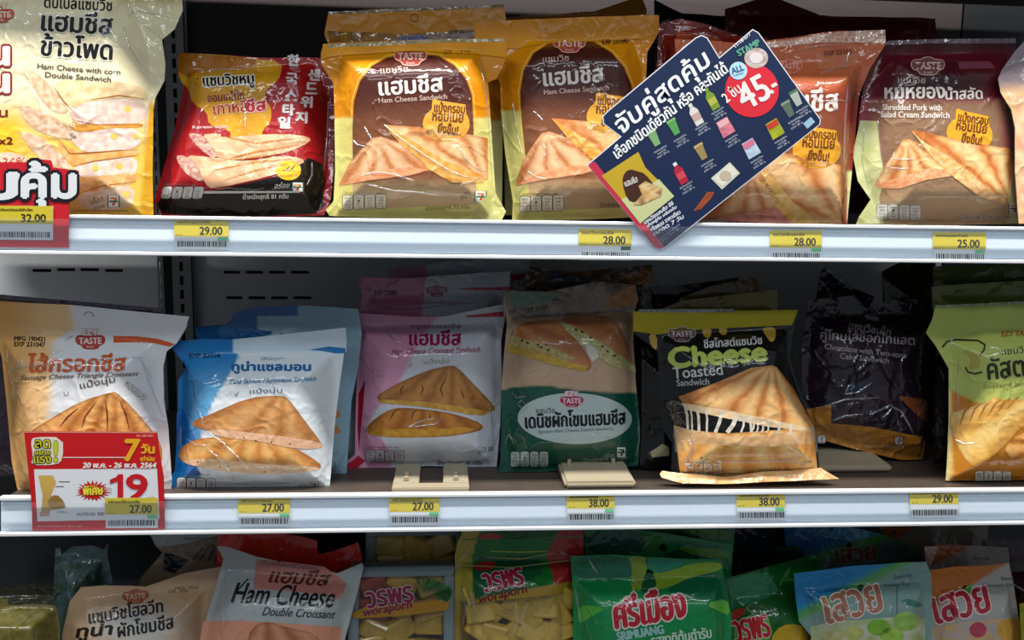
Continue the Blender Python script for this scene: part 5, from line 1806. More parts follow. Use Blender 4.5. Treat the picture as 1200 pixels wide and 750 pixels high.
P = Sheet('sandwich_pack', 'lime green and orange custard bread pack cut off by the right edge', 'sandwich pack', 1200, Y=0.032, z=ZS2, lean=8, T=.026, Tb=.012, seed=23.5, wr=.8,
          outline=[(1096, 359), (1180, 357), (1200, 354), (1330, 350), (1330, 568), (1108, 566), (1110, 540), (1112, 490), (1112, 432), (1096, 405), (1085, 390), (1092, 375)],
          bulge=[(1112, 400), (1150, 385), (1320, 380), (1320, 564), (1112, 562), (1116, 500), (1116, 440)], color=cus_col)
P.poly('header_strip', [(1096, 359), (1180, 357), (1200, 354), (1330, 350), (1330, 388), (1160, 390), (1100, 398), (1085, 390), (1092, 375)], mott('#a9b65e', .05, 30, 1), 1)
strip_seal(P, [(1096, 358), (1200, 353), (1330, 349), (1330, 352), (1200, 356), (1096, 361)], '#8c9c6c', 3)
P.text('lettering', 'EZY TASTE', 1174, 394, 1212, 6, '#a86838', bold=.4, dy=-1)
P.line('drawn_bread', [(1104, 407), (1110, 400), (1120, 398), (1146, 399), (1154, 404), (1153, 410), (1148, 416)], 2.2, '#3c3418', 3)
P.line('drawn_bread', [(1131, 430), (1134, 436), (1142, 438), (1151, 436)], 2.2, '#3c3418', 3)
P.poly('drawn_bread', [(1124, 410), (1146, 414), (1150, 430), (1134, 434), (1138, 420)], '#a8a24c', 2, sm=1)
P.text('lettering', 'คัสตาร์ด', 1158, 445, 1240, 26, '#2c2a14', dy=-9, bold=.7, big=True)
P.text('lettering', 'แซนวิช', 1174, 416, 1206, 8, '#3c3a1c', dy=-3)
P.text('lettering', 'custard bread', 1152, 455, 1215, 5, '#7c7c3c', dy=-4)
t1 = [(1112, 488), (1118, 482), (1160, 470), (1162, 464), (1180, 470), (1230, 464), (1230, 480), (1200, 496), (1176, 524), (1150, 545), (1140, 547), (1128, 535), (1114, 505)]
P.poly('sandwich_picture', t1, toast(t1, (1240, 440), base='#e6b45c', pale='#f3cf82', dark='#b87428', n=9, seed=3, crust=5, k=.45), 3, sm=1)
for k in range(6):
    P.line('sandwich_picture', [(1124 + 11 * k, 500 - 4 * k), (1130 + 12 * k, 482 - 3 * k), (1140 + 11 * k, 474 - 2 * k)], 2.4, '#b8722c', 4, taper=True)
t2 = [(1176, 524), (1190, 510), (1240, 490), (1240, 545), (1200, 541), (1182, 536)]
P.poly('sandwich_picture', t2, toast(t2, (1240, 520), base='#e8a04c', pale='#f2bd70', dark='#b86828', n=8, seed=5, crust=3), 4, sm=1)
for cr in ([(1118, 515), (1128, 520), (1142, 519)], [(1120, 440), (1122, 470), (1120, 500)], [(1124, 420), (1122, 440)], [(1112, 492), (1118, 512)]):
    P.crease(cr)
nutri(P, 1142, 552, 1185, 566, 0, cell='#e6e2d4', line='#8c7c60')
P.done()
P = spare('second lime green pack header rising behind the custard pack', 'sandwich pack', 0.095,
          [(1093, 336), (1140, 332), (1200, 329), (1330, 326), (1330, 550), (1120, 550), (1116, 440), (1094, 360)], mott('#7f8c3c', .06, 20, 1), 24.1, z=ZS2)  # lime of the front pack darkened, shade under the rail in its colour
hanghole(P, 1168, 340, 4, '#5c6c2c')
P.done()
P = spare('third and darkest lime green pack header, right under the upper rail', 'sandwich pack', 0.138,
          [(1094, 312), (1330, 306), (1330, 540), (1120, 540), (1096, 360)], mott('#5c6a24', .1, 20, 1), 24.6, z=ZS2)  # darkened again for the deeper shade
P.done()
P = spare('dim olive pack top lying far back, seen left of the lime green headers', 'sandwich pack', 0.190,
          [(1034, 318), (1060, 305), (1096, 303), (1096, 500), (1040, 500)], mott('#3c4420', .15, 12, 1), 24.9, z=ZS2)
P.done()

# ---- red 19 price sign in the middle rail
P = Sheet('promo_sign', 'red and white special price sign reading 19 at the left end of the middle rail', 'price sign', 115, Y=-0.0050,
          z=float(at_y(115, 620, -0.005)[2]), lean=0, outline=[(28, 505.5), (184, 506), (187, 530), (192, 560), (193, 620), (38, 622), (37, 590), (33, 550)], flat=True, mat=MCARD, color='#cf1c22', body='card', clampz=False)
P.line('edge_line', [(28, 506.3), (184, 506.8)], 1.2, '#f0a08c', 1)
P.poly('white_panel', [(40, 550), (184, 549), (187, 608), (44, 611)], '#eceef2', 1)
P.poly('burst_box', [(36, 517), (40, 512), (74, 512), (74, 538), (66, 545), (36, 545), (39, 535)], '#efe3d2', 2, sm=1)
for t, a, b, yb, h in (('ลด', 41, 59, 525, 9.5), ('อย่าง', 41, 59, 532.5, 5.5), ('แรง', 40, 60, 542.5, 8)):
    P.text('sign_lettering', t, a, yb, b, h, '#d9d232', bold=.3, out='#2a2a10', outr=1.3, layer=3)
P.text('sign_lettering', '!', 63.5, 541, 67.5, 24, '#c9d232', bold=1.0, out='#2a2a10', outr=1.3, layer=3)
P.line('white_rule', [(74, 536), (150, 536)], 1.2, '#f2d6d0', 2)
P.text('sign_lettering', '7', 147, 540, 164, 25, '#f3b428', bold=1.3, shear=.1)
P.text('sign_lettering', 'วัน', 166, 531, 181, 11, '#f3b428', bold=.8)
P.text('sign_lettering', 'เท่านั้น', 165, 540, 181, 6, '#f3b428', bold=.4)
P.text('sign_lettering', '20 พ.ค. - 26 พ.ค. 2564', 97, 548, 183, 6, '#f4ece8', bold=.5, shear=.2)
P.text('sign_lettering', '06-08-001', 160, 512, 180, 3, '#f0b0a0')
P.poly('price_digit', [(129, 567), (129, 562), (136, 559), (139, 555.5), (144.5, 555.5), (144.5, 585), (138, 585), (138, 564)], '#cf1c26', 4)
P.text('price_digit', '9', 149, 585, 172, 29, '#cf1c26', bold=1.5)
P.text('sign_lettering', 'บาท', 173, 585, 181, 3, '#5c4040')
P.text('sign_lettering', 'เหลือ', 124, 574, 131, 3, '#c04040')
P.text('sign_lettering', 'เพียง', 124, 578, 131, 3, '#c04040')
r_ = random.Random(5)
st = []
for k in range(44):
    a = 2 * math.pi * k / 44
    f = (1.28 if k % 2 else 0.86) * (1 + r_.uniform(-.1, .1))
    st.append((108.5 + 15.5 * f * math.cos(a), 575.5 + 9.5 * f * math.sin(a)))
P.poly('starburst', st, '#cc1f1c', 2)
P.text('sign_lettering', 'พิเศษ', 98, 580, 121, 10, '#f4e84a', bold=.6, out='#b01010', outr=.8, dy=-1)
P.text('sign_lettering', 'ลดเหลือ', 103, 571, 114, 3.4, '#f4e84a')
P.poly('product_picture', [(45, 557), (62, 557), (66, 565), (60, 580), (76, 592), (78, 595), (60, 598), (48, 605), (50, 580)], grad('#d9b45c', '#c89e58', 560, 600), 2)
P.poly('product_picture', [(55, 586), (66, 578), (76, 588), (76, 596), (58, 596)], mott('#a07c44', .2, 5, 1), 3, sm=1)
P.poly('product_picture', [(47, 600), (58, 598), (58, 604), (47, 605)], '#d89c94', 4)
for k, (a, b, y) in enumerate(((69, 82, 564.5), (65, 75, 570))):
    P.line('fine_print', [(a, y), (b, y)], .9, '#5c5048', 2)
P.text('fine_print', '27.00 บ.', 67, 601, 80, 2.6, '#6c6468')
P.text('fine_print', 'ลด/ปีชาร์จ 300', 90, 604, 122, 4.4, '#3c4048')
P.text('fine_print', 'เฉพาะสาขาที่ร่วมรายการ 20 - 26 พ.ค. 2564', 44, 617.5, 96, 2.6, '#f0c0bc')
P.done()
price_tag('yellow price tag reading 27.00 stuck on the lower right of the red 19 sign', 123, 583.5, 185, 603, 619, '27.00', 'ครัวซองไส้กรอกชีส', dy=-.4, Yt=-0.0058, ln=0)
price_tag('yellow price tag reading 27.00 below the sky blue pack', 279, 583, 340, 601.5, 617, '27.00', 'ครัวซองทูน่าแซลมอน', dy=-.4)
price_tag('yellow price tag reading 27.00 below the pink and white pack', 456, 581.5, 515, 600, 615.5, '27.00', 'ครัวซองแฮมชีส', dy=-.4)
price_tag('yellow price tag reading 38.00 below the dark green danish pack', 664, 577.5, 720, 596, 612, '38.00', 'แซนวิชเดนิชผักโขมแฮมชีส', dy=-.4)
price_tag('yellow price tag reading 38.00 below the black toasted cheese pack', 863, 576, 920, 594.5, 610, '38.00', 'ชีสโทสต์แซนวิช', dy=-.4)
price_tag('yellow price tag reading 29.00 between the chocolate and custard packs', 1066, 573.5, 1123, 591, 607, '29.00', 'แซนวิชเค้กคู่โทนช็อกโกแลต', dy=-.4, green=False)

# ================================================================== LOWEST SHELF
YB3 = 870                                    # packs run down out of the photograph to the shelf


def low(name, label, cat, Y, outline, bulge, color, seed, T=.024, lean=10, yaw=0, wr=1.1, mat=None, holes=(), group=None, Tb=.012, R=.034, body='film_pouch', bodymat=None):
    xs = [p[0] for p in outline]
    return Sheet(name, label, cat, (min(xs) + max(xs)) / 2, Y=Y, z=ZS3, lean=lean, yaw=yaw, T=T, Tb=Tb, R=R, seed=seed, wr=wr, outline=outline, bulge=bulge, color=color,
                 mat=mat, holes=holes, group=group, body=body, bodymat=bodymat)


# ---- wholewheat tuna pack
P = low('sandwich_pack', 'cream and orange wholewheat tuna spinach cheese sandwich pack, leftmost lettered pack on the lowest shelf', 'sandwich pack', 0.078,
        [(95, 688), (120, 686), (170, 688), (215, 672), (262, 663), (258, 690), (246, 715), (236, 760), (232, YB3), (66, YB3), (74, 740), (82, 705)],
        [(100, 700), (170, 696), (240, 690), (236, 730), (226, 865), (76, 865), (84, 730)],
        lambda x, y: C('#d7b28a') * (1 - sstep(0, 1, np.exp(-(((x - 160) / 55) ** 2 + ((y - 735) / 26) ** 2))))[:, None] + C('#dcd8d0') * sstep(0, 1, np.exp(-(((x - 160) / 55) ** 2 + ((y - 735) / 26) ** 2)))[:, None], 31.1, wr=1.4)
logo(P, 159, 700, 31, fill='#b8624a', line='#a8502e', txt='#e0c0a0', dy=-1)
P.text('lettering', 'แซนวิชโฮลวีท', 105, 731, 192, 17, '#2c3038', dy=-14, bold=.5, shear=.1, big=True)
P.text('lettering', 'ทูน่า', 90, 752, 133, 21, '#2a241e', dy=-4, bold=1.0, shear=.2, big=True)
P.text('lettering', 'ผักโขมชีส', 139, 747, 205, 18, '#2a241e', dy=-11, bold=.6, shear=.1, big=True)
P.text('date_stamp', 'EXP 19/05', 198, 695, 220, 3.5, '#5c3c24', dy=-1)
P.text('date_stamp', 'MFG 1504', 205, 691, 232, 3, '#6c4c30', dy=-1)
P.done()
P = low('sandwich_pack', 'white and tan sandwich pack tilted behind the wholewheat tuna pack', 'sandwich pack', 0.130,
        [(164, 680), (166, 676), (190, 648), (182, 640), (168, 612), (262, 610), (262, 660), (250, YB3), (150, YB3), (158, 700)], [(180, 700), (250, 690), (244, 860), (160, 860)],
        lambda x, y: np.where((y < 640)[:, None], C('#b9bfbc'), C('#9c866c')), 31.6)
P.poly('tan_picture', [(190, 642), (220, 636), (262, 626), (262, 664), (230, 655)], mott('#7c6450', .2, 8, 2, '#a08468'), 1)
for k in range(4):
    P.line('tan_picture', [(225 + 9 * k, 656 + k), (238 + 7 * k, 642 - k)], 1.6, '#3c2c24', 3)
P.poly('black_print', [(192, 648), (206, 650), (222, 657), (204, 672), (192, 668)], '#0c0c0c', 3)
P.text('lettering', 'แซน', 180, 627, 198, 14, '#16202c', bold=.8, dy=-2)
P.text('small_print', 'เนื้อหมู สันนอก', 216, 628, 236, 3, '#4c5c64')
P.text('small_print', 'White Wheat bread', 216, 633, 250, 3.5, '#4c5c64', dy=-1)
P.done()

# ---- ham cheese double croissant pack
P = low('sandwich_pack', 'white and salmon ham cheese double croissant pack with script lettering, on the lowest shelf', 'sandwich pack', 0.040,
        [(254, 640), (268, 641), (300, 652), (350, 662), (395, 672), (424, 660), (426, 664), (420, 690), (404, 750), (394, YB3), (212, YB3), (235, 745), (252, 690), (262, 655)],
        [(264, 668), (350, 676), (414, 684), (400, 740), (388, 865), (222, 865), (244, 740), (258, 690)], mott('#b2b8b6', .05, 30, 1), 32.1, wr=1.0, lean=12)
P.poly('salmon_patch', [(300, 656), (330, 658), (380, 664), (405, 682), (404, 694), (396, 702), (370, 696), (330, 692), (297, 690)], '#c98478', 1)
P.poly('salmon_patch', [(238, 728), (280, 727), (330, 730), (400, 735), (398, YB3), (214, YB3)], grad('#df9878', '#e6a888', 728, 800), 1)
P.text('lettering', 'ดับเบิ้ลครัวซอง', 304, 661, 372, 6, '#6c3c34', dy=8, shear=.3)
P.text('lettering', 'แฮมชีส', 315, 682, 387, 18, '#5c2c24', dy=5, shear=.3, bold=.6, big=True)
P.text('lettering', 'Ham Cheese', 271, 706, 392, 24, '#1c1c20', dy=6, shear=.45, bold=.5, big=True)
P.text('lettering', 'Double Croissant', 307, 721, 393, 10, '#3c3c40', dy=4, shear=.45, bold=.25)
P.line('lettering', [(271, 704), (280, 690), (291, 678)], 1.6, '#1c1c20', 5)
t2 = [(290, 745), (300, 732), (315, 728), (335, 735), (370, 742), (380, 760), (290, 780)]
croissant(P, 'sandwich_picture', t2, (315, 700), base='#c47c54', pale='#d99c74', dark='#8c4c2c')
P.done()
P = low('sandwich_pack', 'bright red pack header spread behind the ham cheese double croissant pack', 'sandwich pack', 0.085,
        [(256, 622), (300, 620), (350, 628), (371, 634), (372, 650), (385, 648), (420, 635), (425, 655), (420, 670), (410, YB3), (250, YB3), (254, 650)], [(266, 690), (405, 690), (400, 860), (262, 860)],
        mott('#d8301c', .08, 20, 1), 32.6, wr=.8)
P.done()


# ---- fruit trays and fruit bags
def chunk(root, name, c, sz, mat, rot, seed):
    """one irregular bevelled fruit slice"""
    rr = random.Random(seed)
    bm = bmesh.new()
    bmesh.ops.create_cube(bm, size=1.0)
    for v in bm.verts:
        v.co = Vector((v.co.x * sz[0] * rr.uniform(.75, 1.1), v.co.y * sz[1] * rr.uniform(.75, 1.1), v.co.z * sz[2] * rr.uniform(.75, 1.1)))
    bmesh.ops.bevel(bm, geom=bm.edges[:], offset=min(sz) * .16, segments=1, affect='EDGES')
    bmesh.ops.transform(bm, matrix=Matrix.Translation(Vector(c)) @ rot, verts=bm.verts)
    return bm_obj(name, bm, mat, root)


MMANGO = mat_plain('yellow_fruit_flesh', '#c9a63c', 0.35, nscale=80, namt=0.2, coat=.4)
MMANGO2 = mat_plain('dark_yellow_fruit_flesh', '#b08c22', 0.35, nscale=80, namt=0.25, coat=.4)
MRED = mat_plain('red_guava_flesh', '#9a3a20', 0.35, nscale=60, namt=0.2, coat=.4)
MGREENF = mat_plain('pale_green_fruit_flesh', '#c6d68a', 0.35, nscale=60, namt=0.2, coat=.4)
MTRAY = mat_plain('pale_blue_tray', '#75878c', 0.4, nscale=40, namt=.05)


def fruit_tray(label, Y, x0, x1, ytop, seed, lettering, lean=10, mat=MMANGO2, wide=True, rows=7):
    """shallow plastic tray standing on edge: rim, back, fruit pieces, clear lid"""
    ol = [(x0, ytop), (x1, ytop), (x1, YB3), (x0, YB3)]
    P = Sheet('fruit_tray', label, 'fruit tray', (x0 + x1) / 2, Y=Y, z=ZS3, lean=lean, outline=ol, flat=True, mat=MCARD, color='#2c1c10', body='tray_back')
    X, Z = P.plane([x0, x1], [ytop, ytop])
    Xb, Zb = P.plane([x0, x1], [750, 750])
    Wl, Wr, Ht = X[0], X[1], Z[0]
    R3 = Matrix(((P.ex[0], P.ez[0], P.n[0]), (P.ex[1], P.ez[1], P.n[1]), (P.ex[2], P.ez[2], P.n[2])))
    R4 = R3.to_4x4()

    def lbox(name, a, b, c, d, e, f, m, bev=0.001):
        bm = box_data(a, b, c, d, e, f, bev)
        bmesh.ops.transform(bm, matrix=R4, verts=bm.verts)
        return bm_obj(name, bm, m, P.root)
    D = .026
    rim = .011
    lbox('tray_rim', Wl, Wr, Ht - rim, Ht, 0.0008, D, MTRAY)
    lbox('tray_rim', Wl, Wl + rim, 0.001, Ht - rim, 0.0008, D, MTRAY)
    lbox('tray_rim', Wr - rim, Wr, 0.001, Ht - rim, 0.0008, D, MTRAY)
    rr = random.Random(seed)
    zz = Ht - rim - .012
    zmin = Zb[0] - .02
    row = 0
    while zz > zmin:
        n = max(2, int((Wr - Wl - 2 * rim) / .030))
        for k in range(n):
            xx = Wl + rim + (k + .5) * (Wr - Wl - 2 * rim) / n + rr.uniform(-.003, .003)
            m = mat if not (lettering and row < 2 and k < n - 2) else MRED
            chunk(P.root, 'fruit_piece', R3 @ Vector((xx, zz + rr.uniform(-.004, .004), .011)), (.036, .026, .016), m,
                  R4 @ Matrix.Rotation(rr.uniform(-.5, .5), 4, 'Z') @ Matrix.Rotation(rr.uniform(-.3, .3), 4, 'X'), seed * 100 + row * 10 + k)
        zz -= .023
        row += 1
    P.done()
    P.flat = True
    P.parts = {}
    P.H = P.H + D + .0012
    # clear lid with its printed label
    w = [(x0 + 3, ytop + 3), (x1 - 3, ytop + 3), (x1 - 3, YB3 - 5), (x0 + 3, YB3 - 5)]
    P.poly('clear_lid', w, '#ffffff', 0, mat=MCLEAR)
    return P


P = fruit_tray('dark tray of yellow mango slices at the back, above the lettered fruit tray', 0.130, 431, 545, 612, 3, False, mat=MMANGO)
P.done()
P = fruit_tray('tray of yellow and red fruit with purple lettering and printed green leaves', 0.082, 412, 532, 658, 5, True)
P.poly('label_band', [(415, 710), (432, 702), (470, 700), (520, 694), (526, 694), (526, 706), (480, 712), (418, 716)], '#b8862c', 1)
P.text('label_lettering', 'วรพร', 434, 704, 486, 18, '#8c2a4c', dy=-8, bold=1.0, out='#d9c0c4', outr=1.6, layer=3)
P.text('label_lettering', 'woraporn', 430, 716, 485, 9, '#8c2a4c', dy=-10, bold=.5, shear=.2, layer=3)
P.text('label_lettering', 'ผลไม้สดพร้อมทาน', 487, 714, 515, 4, '#8c4a5c', dy=-2, layer=3)
r_ = random.Random(2)
for k in range(9):
    a = math.radians(200 + k * 17)
    P.poly('printed_leaf', [(497, 685), (497 + 26 * math.cos(a) - 2, 683 + 16 * math.sin(a)), (500 + 24 * math.cos(a), 686 + 14 * math.sin(a))], '#2c5c2c' if k % 2 else '#3c7434', 2)
    a = math.radians(-30 + k * 9)
    P.poly('printed_leaf', [(508, 688), (508 + 22 * math.cos(a), 684 + 14 * math.sin(a)), (508 + 20 * math.cos(a), 689 + 14 * math.sin(a))], '#2c5c2c' if k % 2 else '#44803c', 2)
P.done()


# mango bag: clear lower window with slices inside, printed header
bo = [(533, 650), (536, 636), (541, 626), (541, 617), (684, 614), (684, 650), (680, 680), (672, 700), (676, YB3), (530, YB3)]
P = low('snack_bag', 'clear zip bag of yellow mango slices with a green and red printed top', 'snack bag', 0.066, bo,
        [(540, 660), (676, 655), (668, 700), (670, 865), (538, 865)], '#ffffff', 33.4, T=.022, R=.03, body=None)
xa, za = P.plane([537, 672], [695, 695])
xb, zb = P.plane([537, 672], [752, 752])
R3 = Matrix(((P.ex[0], P.ez[0], P.n[0]), (P.ex[1], P.ez[1], P.n[1]), (P.ex[2], P.ez[2], P.n[2])))
rr = random.Random(8)
zz = za[0] - .002
row = 0
while zz > zb[0] - .014:
    for k in range(6):
        xx = xa[0] + .014 + (k + rr.uniform(.3, .7)) * (xa[1] - xa[0] - .02) / 6
        chunk(P.root, 'mango_slice', R3 @ Vector((xx, zz + rr.uniform(-.005, .005), .004 + rr.uniform(0, .003))), (.032, .023, .011), MMANGO,
              R3.to_4x4() @ Matrix.Rotation(rr.uniform(-1.2, 1.2), 4, 'Z') @ Matrix.Rotation(rr.uniform(-.4, .4), 4, 'X'), 900 + row * 10 + k)
    zz -= .019
    row += 1
P.fill('bag_back', [P.ol], as_fn('#a88c2c'), 0, MF, local=True, back=True)
P.poly('clear_window', [(533, 700), (672, 688), (672, 700), (676, YB3 - 3), (531, YB3 - 3)], '#ffffff', 0, mat=MCLEAR)
P.poly('printed_top', [(533, 650), (536, 636), (541, 626), (541, 617), (684, 614), (684, 650), (680, 680), (674, 692), (620, 697), (560, 702), (533, 706)],
       lambda x, y: np.where((x < np.interp(y, [614, 640, 660, 706], [566, 556, 552, 556]))[:, None], C('#b8a83c'), np.where((x > np.interp(y, [614, 650, 700], [660, 640, 655]))[:, None], C('#b02c2c'), C('#0f7a2c'))), 0)
P.poly('dark_green_print', [(572, 618), (660, 615), (646, 632), (560, 634)], '#0c5c1c', 1)
P.poly('dark_green_print', [(562, 652), (630, 650), (636, 672), (600, 690), (556, 700), (554, 670)], '#0e5c34', 1)
P.poly('amber_label_band', [(556, 706), (562, 700), (640, 686), (676, 680), (674, 694), (620, 700)], '#b89430', 2)
P.line('green_rule', [(575, 646), (610, 647), (640, 646)], 1.2, '#b8c040', 2)
P.line('green_rule', [(570, 653), (610, 655), (650, 648)], .9, '#b8c040', 2)
for cr in ([(538, 690), (545, 710), (542, 735)], [(568, 676), (574, 690), (566, 700)], [(604, 704), (606, 730), (600, 745)], [(618, 706), (612, 725), (616, 740)], [(655, 645), (668, 652)], [(540, 655), (552, 640)], [(550, 690), (556, 715)]):
    P.crease(cr)
P.text('printed_lettering', 'วรพร', 569, 694, 614, 21, '#a8203c', dy=-9, bold=1.3, out='#e6d6dc', outr=1.9, big=True, layer=3)
P.text('printed_lettering', 'woraporn', 563, 710, 619, 10, '#7c1c1c', dy=-13, bold=.5, shear=.2, layer=4)
P.poly('red_flash', [(552, 663), (570, 657), (584, 660), (575, 668), (560, 669)], '#c4342c', 3, sm=1)
P.poly('red_flash', [(558, 627), (575, 624), (592, 628), (580, 633), (565, 633)], '#b43a2c', 3, sm=1)
P.line('zip_seal', [(534, 662), (600, 665), (680, 655)], 1.0, '#d8d890', 4)
P.line('zip_seal', [(541, 632), (600, 633), (684, 628)], 1.0, '#3c8c3c', 4)
P.done()


# ---- green leaf bags
def green_bag(label, Y, outline, bulge, seed, hole, group='green leaf bags', front=False):
    g1, g2, g3, dk = '#0f8c4a', '#10603c', '#77a026', '#0c4c34'
    P = low('snack_bag', label, 'snack bag', Y, outline, bulge, mott(g1, .06, 30, seed), seed, T=.022, wr=.9, holes=[hole], R=.03)
    return P


hole = ell(761, 671, 4.4, 4.4, 12)
P = green_bag('emerald green bag with big red and white lettering and a punched round hole', 0.044,
              [(669, 652), (720, 650), (755, 652), (800, 655), (845, 656), (847, 668), (852, 690), (857, 720), (860, YB3), (672, YB3), (672, 700)],
              [(676, 680), (845, 676), (850, 720), (852, 865), (680, 865)], 34.2, hole)
for pts, c, ly in (([(669, 653), (735, 651), (741, 665), (740, 678), (670, 680)], '#0f6c4c', 1), ([(735, 651), (760, 653), (758, 668), (752, 690), (748, 694), (738, 678), (741, 665)], '#86a030', 1),
                   ([(755, 653), (805, 656), (790, 668), (770, 672), (758, 666)], '#1c8c6c', 1), ([(760, 672), (790, 668), (810, 660), (845, 658), (847, 668), (810, 676), (780, 690), (765, 692)], '#8cae2c', 1),
                   ([(750, 690), (758, 668), (770, 678), (766, 700), (758, 700)], '#0c5c30', 2), ([(780, 690), (810, 676), (848, 668), (853, 692), (852, 706), (820, 702), (790, 700)], '#0c6c44', 1),
                   ([(677, 708), (712, 712), (690, 724), (678, 732)], '#54b43c', 1), ([(826, 708), (852, 700), (856, 722), (842, 716)], '#6cc43c', 2), ([(738, 680), (746, 692), (738, 700), (742, 690)], '#a8b43c', 2)):
    P.poly('leaf_print', pts, c, ly, sm=1)
for cr in ([(832, 712), (840, 708), (848, 704)], [(690, 655), (700, 672)], [(674, 690), (680, 730)]):
    P.crease(cr)
P.text('bag_lettering', 'ศรีเมือง', 722, 737, 805, 37, '#c42430', dy=-15, bold=1.8, out='#e9dcd6', outr=3.2, shear=.1, big=True, layer=3)
P.text('bag_lettering', 'SRIMUANG', 724, 751, 778, 10, '#9cc8c0', dy=-9, bold=.8, layer=4)
P.text('bag_lettering', 'ตรา', 725, 710, 735, 5, '#d8e8dc', layer=4)
P.text('bag_lettering', 'รสชาติต้นตำรับ', 764, 757, 834, 14, '#d0e6cc', dy=-10, bold=.4, layer=4)
P.done()
for lb, Y, ol, hc, sd in (('second green leaf bag, its top edge just above the front emerald bag', 0.085, [(684, 618), (740, 620), (800, 628), (858, 638), (857, 660), (852, YB3), (690, YB3), (686, 660)], (777, 642), 35.1),
                          ('rear green leaf bag whose lime print touches the middle rail', 0.125, [(690, 608), (862, 606), (860, 640), (850, YB3), (700, YB3)], (800, 600), 35.7)):
    P = green_bag(lb, Y, ol, [(700, 665), (848, 665), (844, 860), (700, 860)], sd, ell(*hc, 4.6, 4.6, 12) if sd < 35.5 else ell(735, 628, 3, 3, 10))
    k = 0 if sd < 35.5 else -22
    for pts, c, ly in (([(686, 622), (752, 621), (757, 636), (750, 650), (690, 652)], '#0f5c48', 1), ([(755, 624), (775, 628), (768, 650), (756, 650)], '#3c8c3c', 1), ([(780, 630), (856, 640), (854, 650), (800, 644)], '#1c7c54', 1),
                       ([(790, 640), (820, 642), (857, 644), (854, 656), (815, 652)], '#5c9c30', 2), ([(772, 652), (800, 642), (830, 650), (850, 662), (800, 668)], '#0c5438', 1)):
        P.poly('leaf_print', [(a, b + k) for a, b in pts], c, ly, sm=1)
    P.done()

# green bag with printed yellow shape (mascot left out)
hole = ell(876.5, 688.5, 4.8, 4.8, 12)
P = low('snack_bag', 'green zip bag with red lettering and rounded top corner, left of the blue lettered bag', 'snack bag', 0.070,
        [(851, 678), (870, 672), (910, 661), (950, 651), (958, 653), (963, 664), (966, 700), (964, YB3), (856, YB3), (856, 720)],
        [(860, 700), (955, 690), (958, 730), (956, 865), (862, 865)], mott('#0c5c1e', .06, 30, 1), 36.3, T=.018, holes=[hole], wr=.8, R=.03)
P.poly('pale_green_print', [(852, 680), (880, 672), (900, 670), (912, 692), (900, 700), (858, 714), (856, 700)], '#2a7c54', 1)
P.poly('pale_green_print', [(860, 730), (880, 720), (900, 722), (905, 740), (860, YB3)], '#6a9c34', 1)
P.poly('red_flash', [(857, 716), (868, 712), (874, 714), (870, 722), (858, 728)], '#b8402a', 2, sm=1)
P.line('film_edge', [(913, 686), (926, 664), (920, 680), (934, 678)], .9, '#5c9c54', 2)
P.poly('yellow_print', [(900, 760), (908, 738), (925, 730), (945, 735), (955, 760)], '#c4a020', 2, sm=1)
P.text('bag_lettering', 'วรพร', 863, 754, 903, 26, '#b8242c', dy=-9, bold=1.3, out='#e6dcd6', outr=1.8, big=True, layer=3)
P.done()
P = low('snack_bag', 'dark green bag edge leaning behind the green zip bag', 'snack bag', 0.108,
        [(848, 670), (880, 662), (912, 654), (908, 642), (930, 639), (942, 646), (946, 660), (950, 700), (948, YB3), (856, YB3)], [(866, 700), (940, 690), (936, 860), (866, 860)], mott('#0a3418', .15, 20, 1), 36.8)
P.done()
P = low('snack_bag', 'blackish green bag in deep shade between the leaf bags and the blue bag', 'snack bag', 0.160,
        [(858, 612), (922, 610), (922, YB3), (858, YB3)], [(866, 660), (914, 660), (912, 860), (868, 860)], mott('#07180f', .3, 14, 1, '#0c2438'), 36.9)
P.done()


# ---- lettered fruit bags, blue and orange
def sawoey(label, Y, outline, bulge, seed, top, let, hole, lx, ly, front=True, cols=('#7c9c94', ''), group=None):
    def col(x, y):
        # coloured triangle upper left, pale grey-green lower right, split along a diagonal
        d = (x - top[0]) * (top[3] - top[1]) - (y - top[1]) * (top[2] - top[0])
        L_ = math.hypot(top[2] - top[0], top[3] - top[1])
        d = d / L_
        d = -d
        t = sstep(-1.5, 1.5, d)
        g = np.exp(-((d - 2) / 6) ** 2) * .9 if let[2] else np.zeros(len(x))
        a = C(let[0])
        b = C(cols[0])
        c = a * (1 - t)[:, None] + b * t[:, None]
        return c * (1 - g)[:, None] + C('#4c9c3c') * g[:, None]
    P = low('snack_bag', label, 'snack bag', Y, outline, bulge, col, seed, T=.022, holes=[hole] if hole else (), wr=1.0, R=.03)
    return P


P = sawoey('blue and grey green bag of green fruit with tan raised lettering and a round hole', 0.040,
           [(930, 672), (960, 668), (1010, 663), (1060, 659), (1084, 658), (1090, 672), (1091, 700), (1090, 750), (1088, YB3), (944, YB3), (950, 745), (936, 728), (932, 700)],
           [(940, 690), (1080, 680), (1082, 740), (1080, 865), (955, 865), (955, 740)], 37.2, (932, 722, 1050, 660), ('#1a7cb4', None, True), ell(1009, 689, 4.4, 4.2, 12), 0, 0)
P.text('bag_lettering', 'เสวย', 970, 731, 1035, 33, '#a8705a', dy=-16, bold=1.4, out='#ecd9ce', outr=2.4, big=True, layer=3)
P.text('small_print', 'ผลไม้คัดพิเศษ', 966, 694, 996, 5, '#103c6c', dy=-2, layer=3)
P.text('small_print', 'พร้อมทาน สดใหม่', 948, 702, 983, 5, '#103c6c', dy=-2, layer=3)
P.text('small_print', 'Sawoey', 1048, 681, 1069, 7, '#2c4c5c', dy=-4, layer=3)
P.text('small_print', 'Premium fruit', 1036, 688, 1067, 4, '#2c4c5c', dy=-2, layer=3)
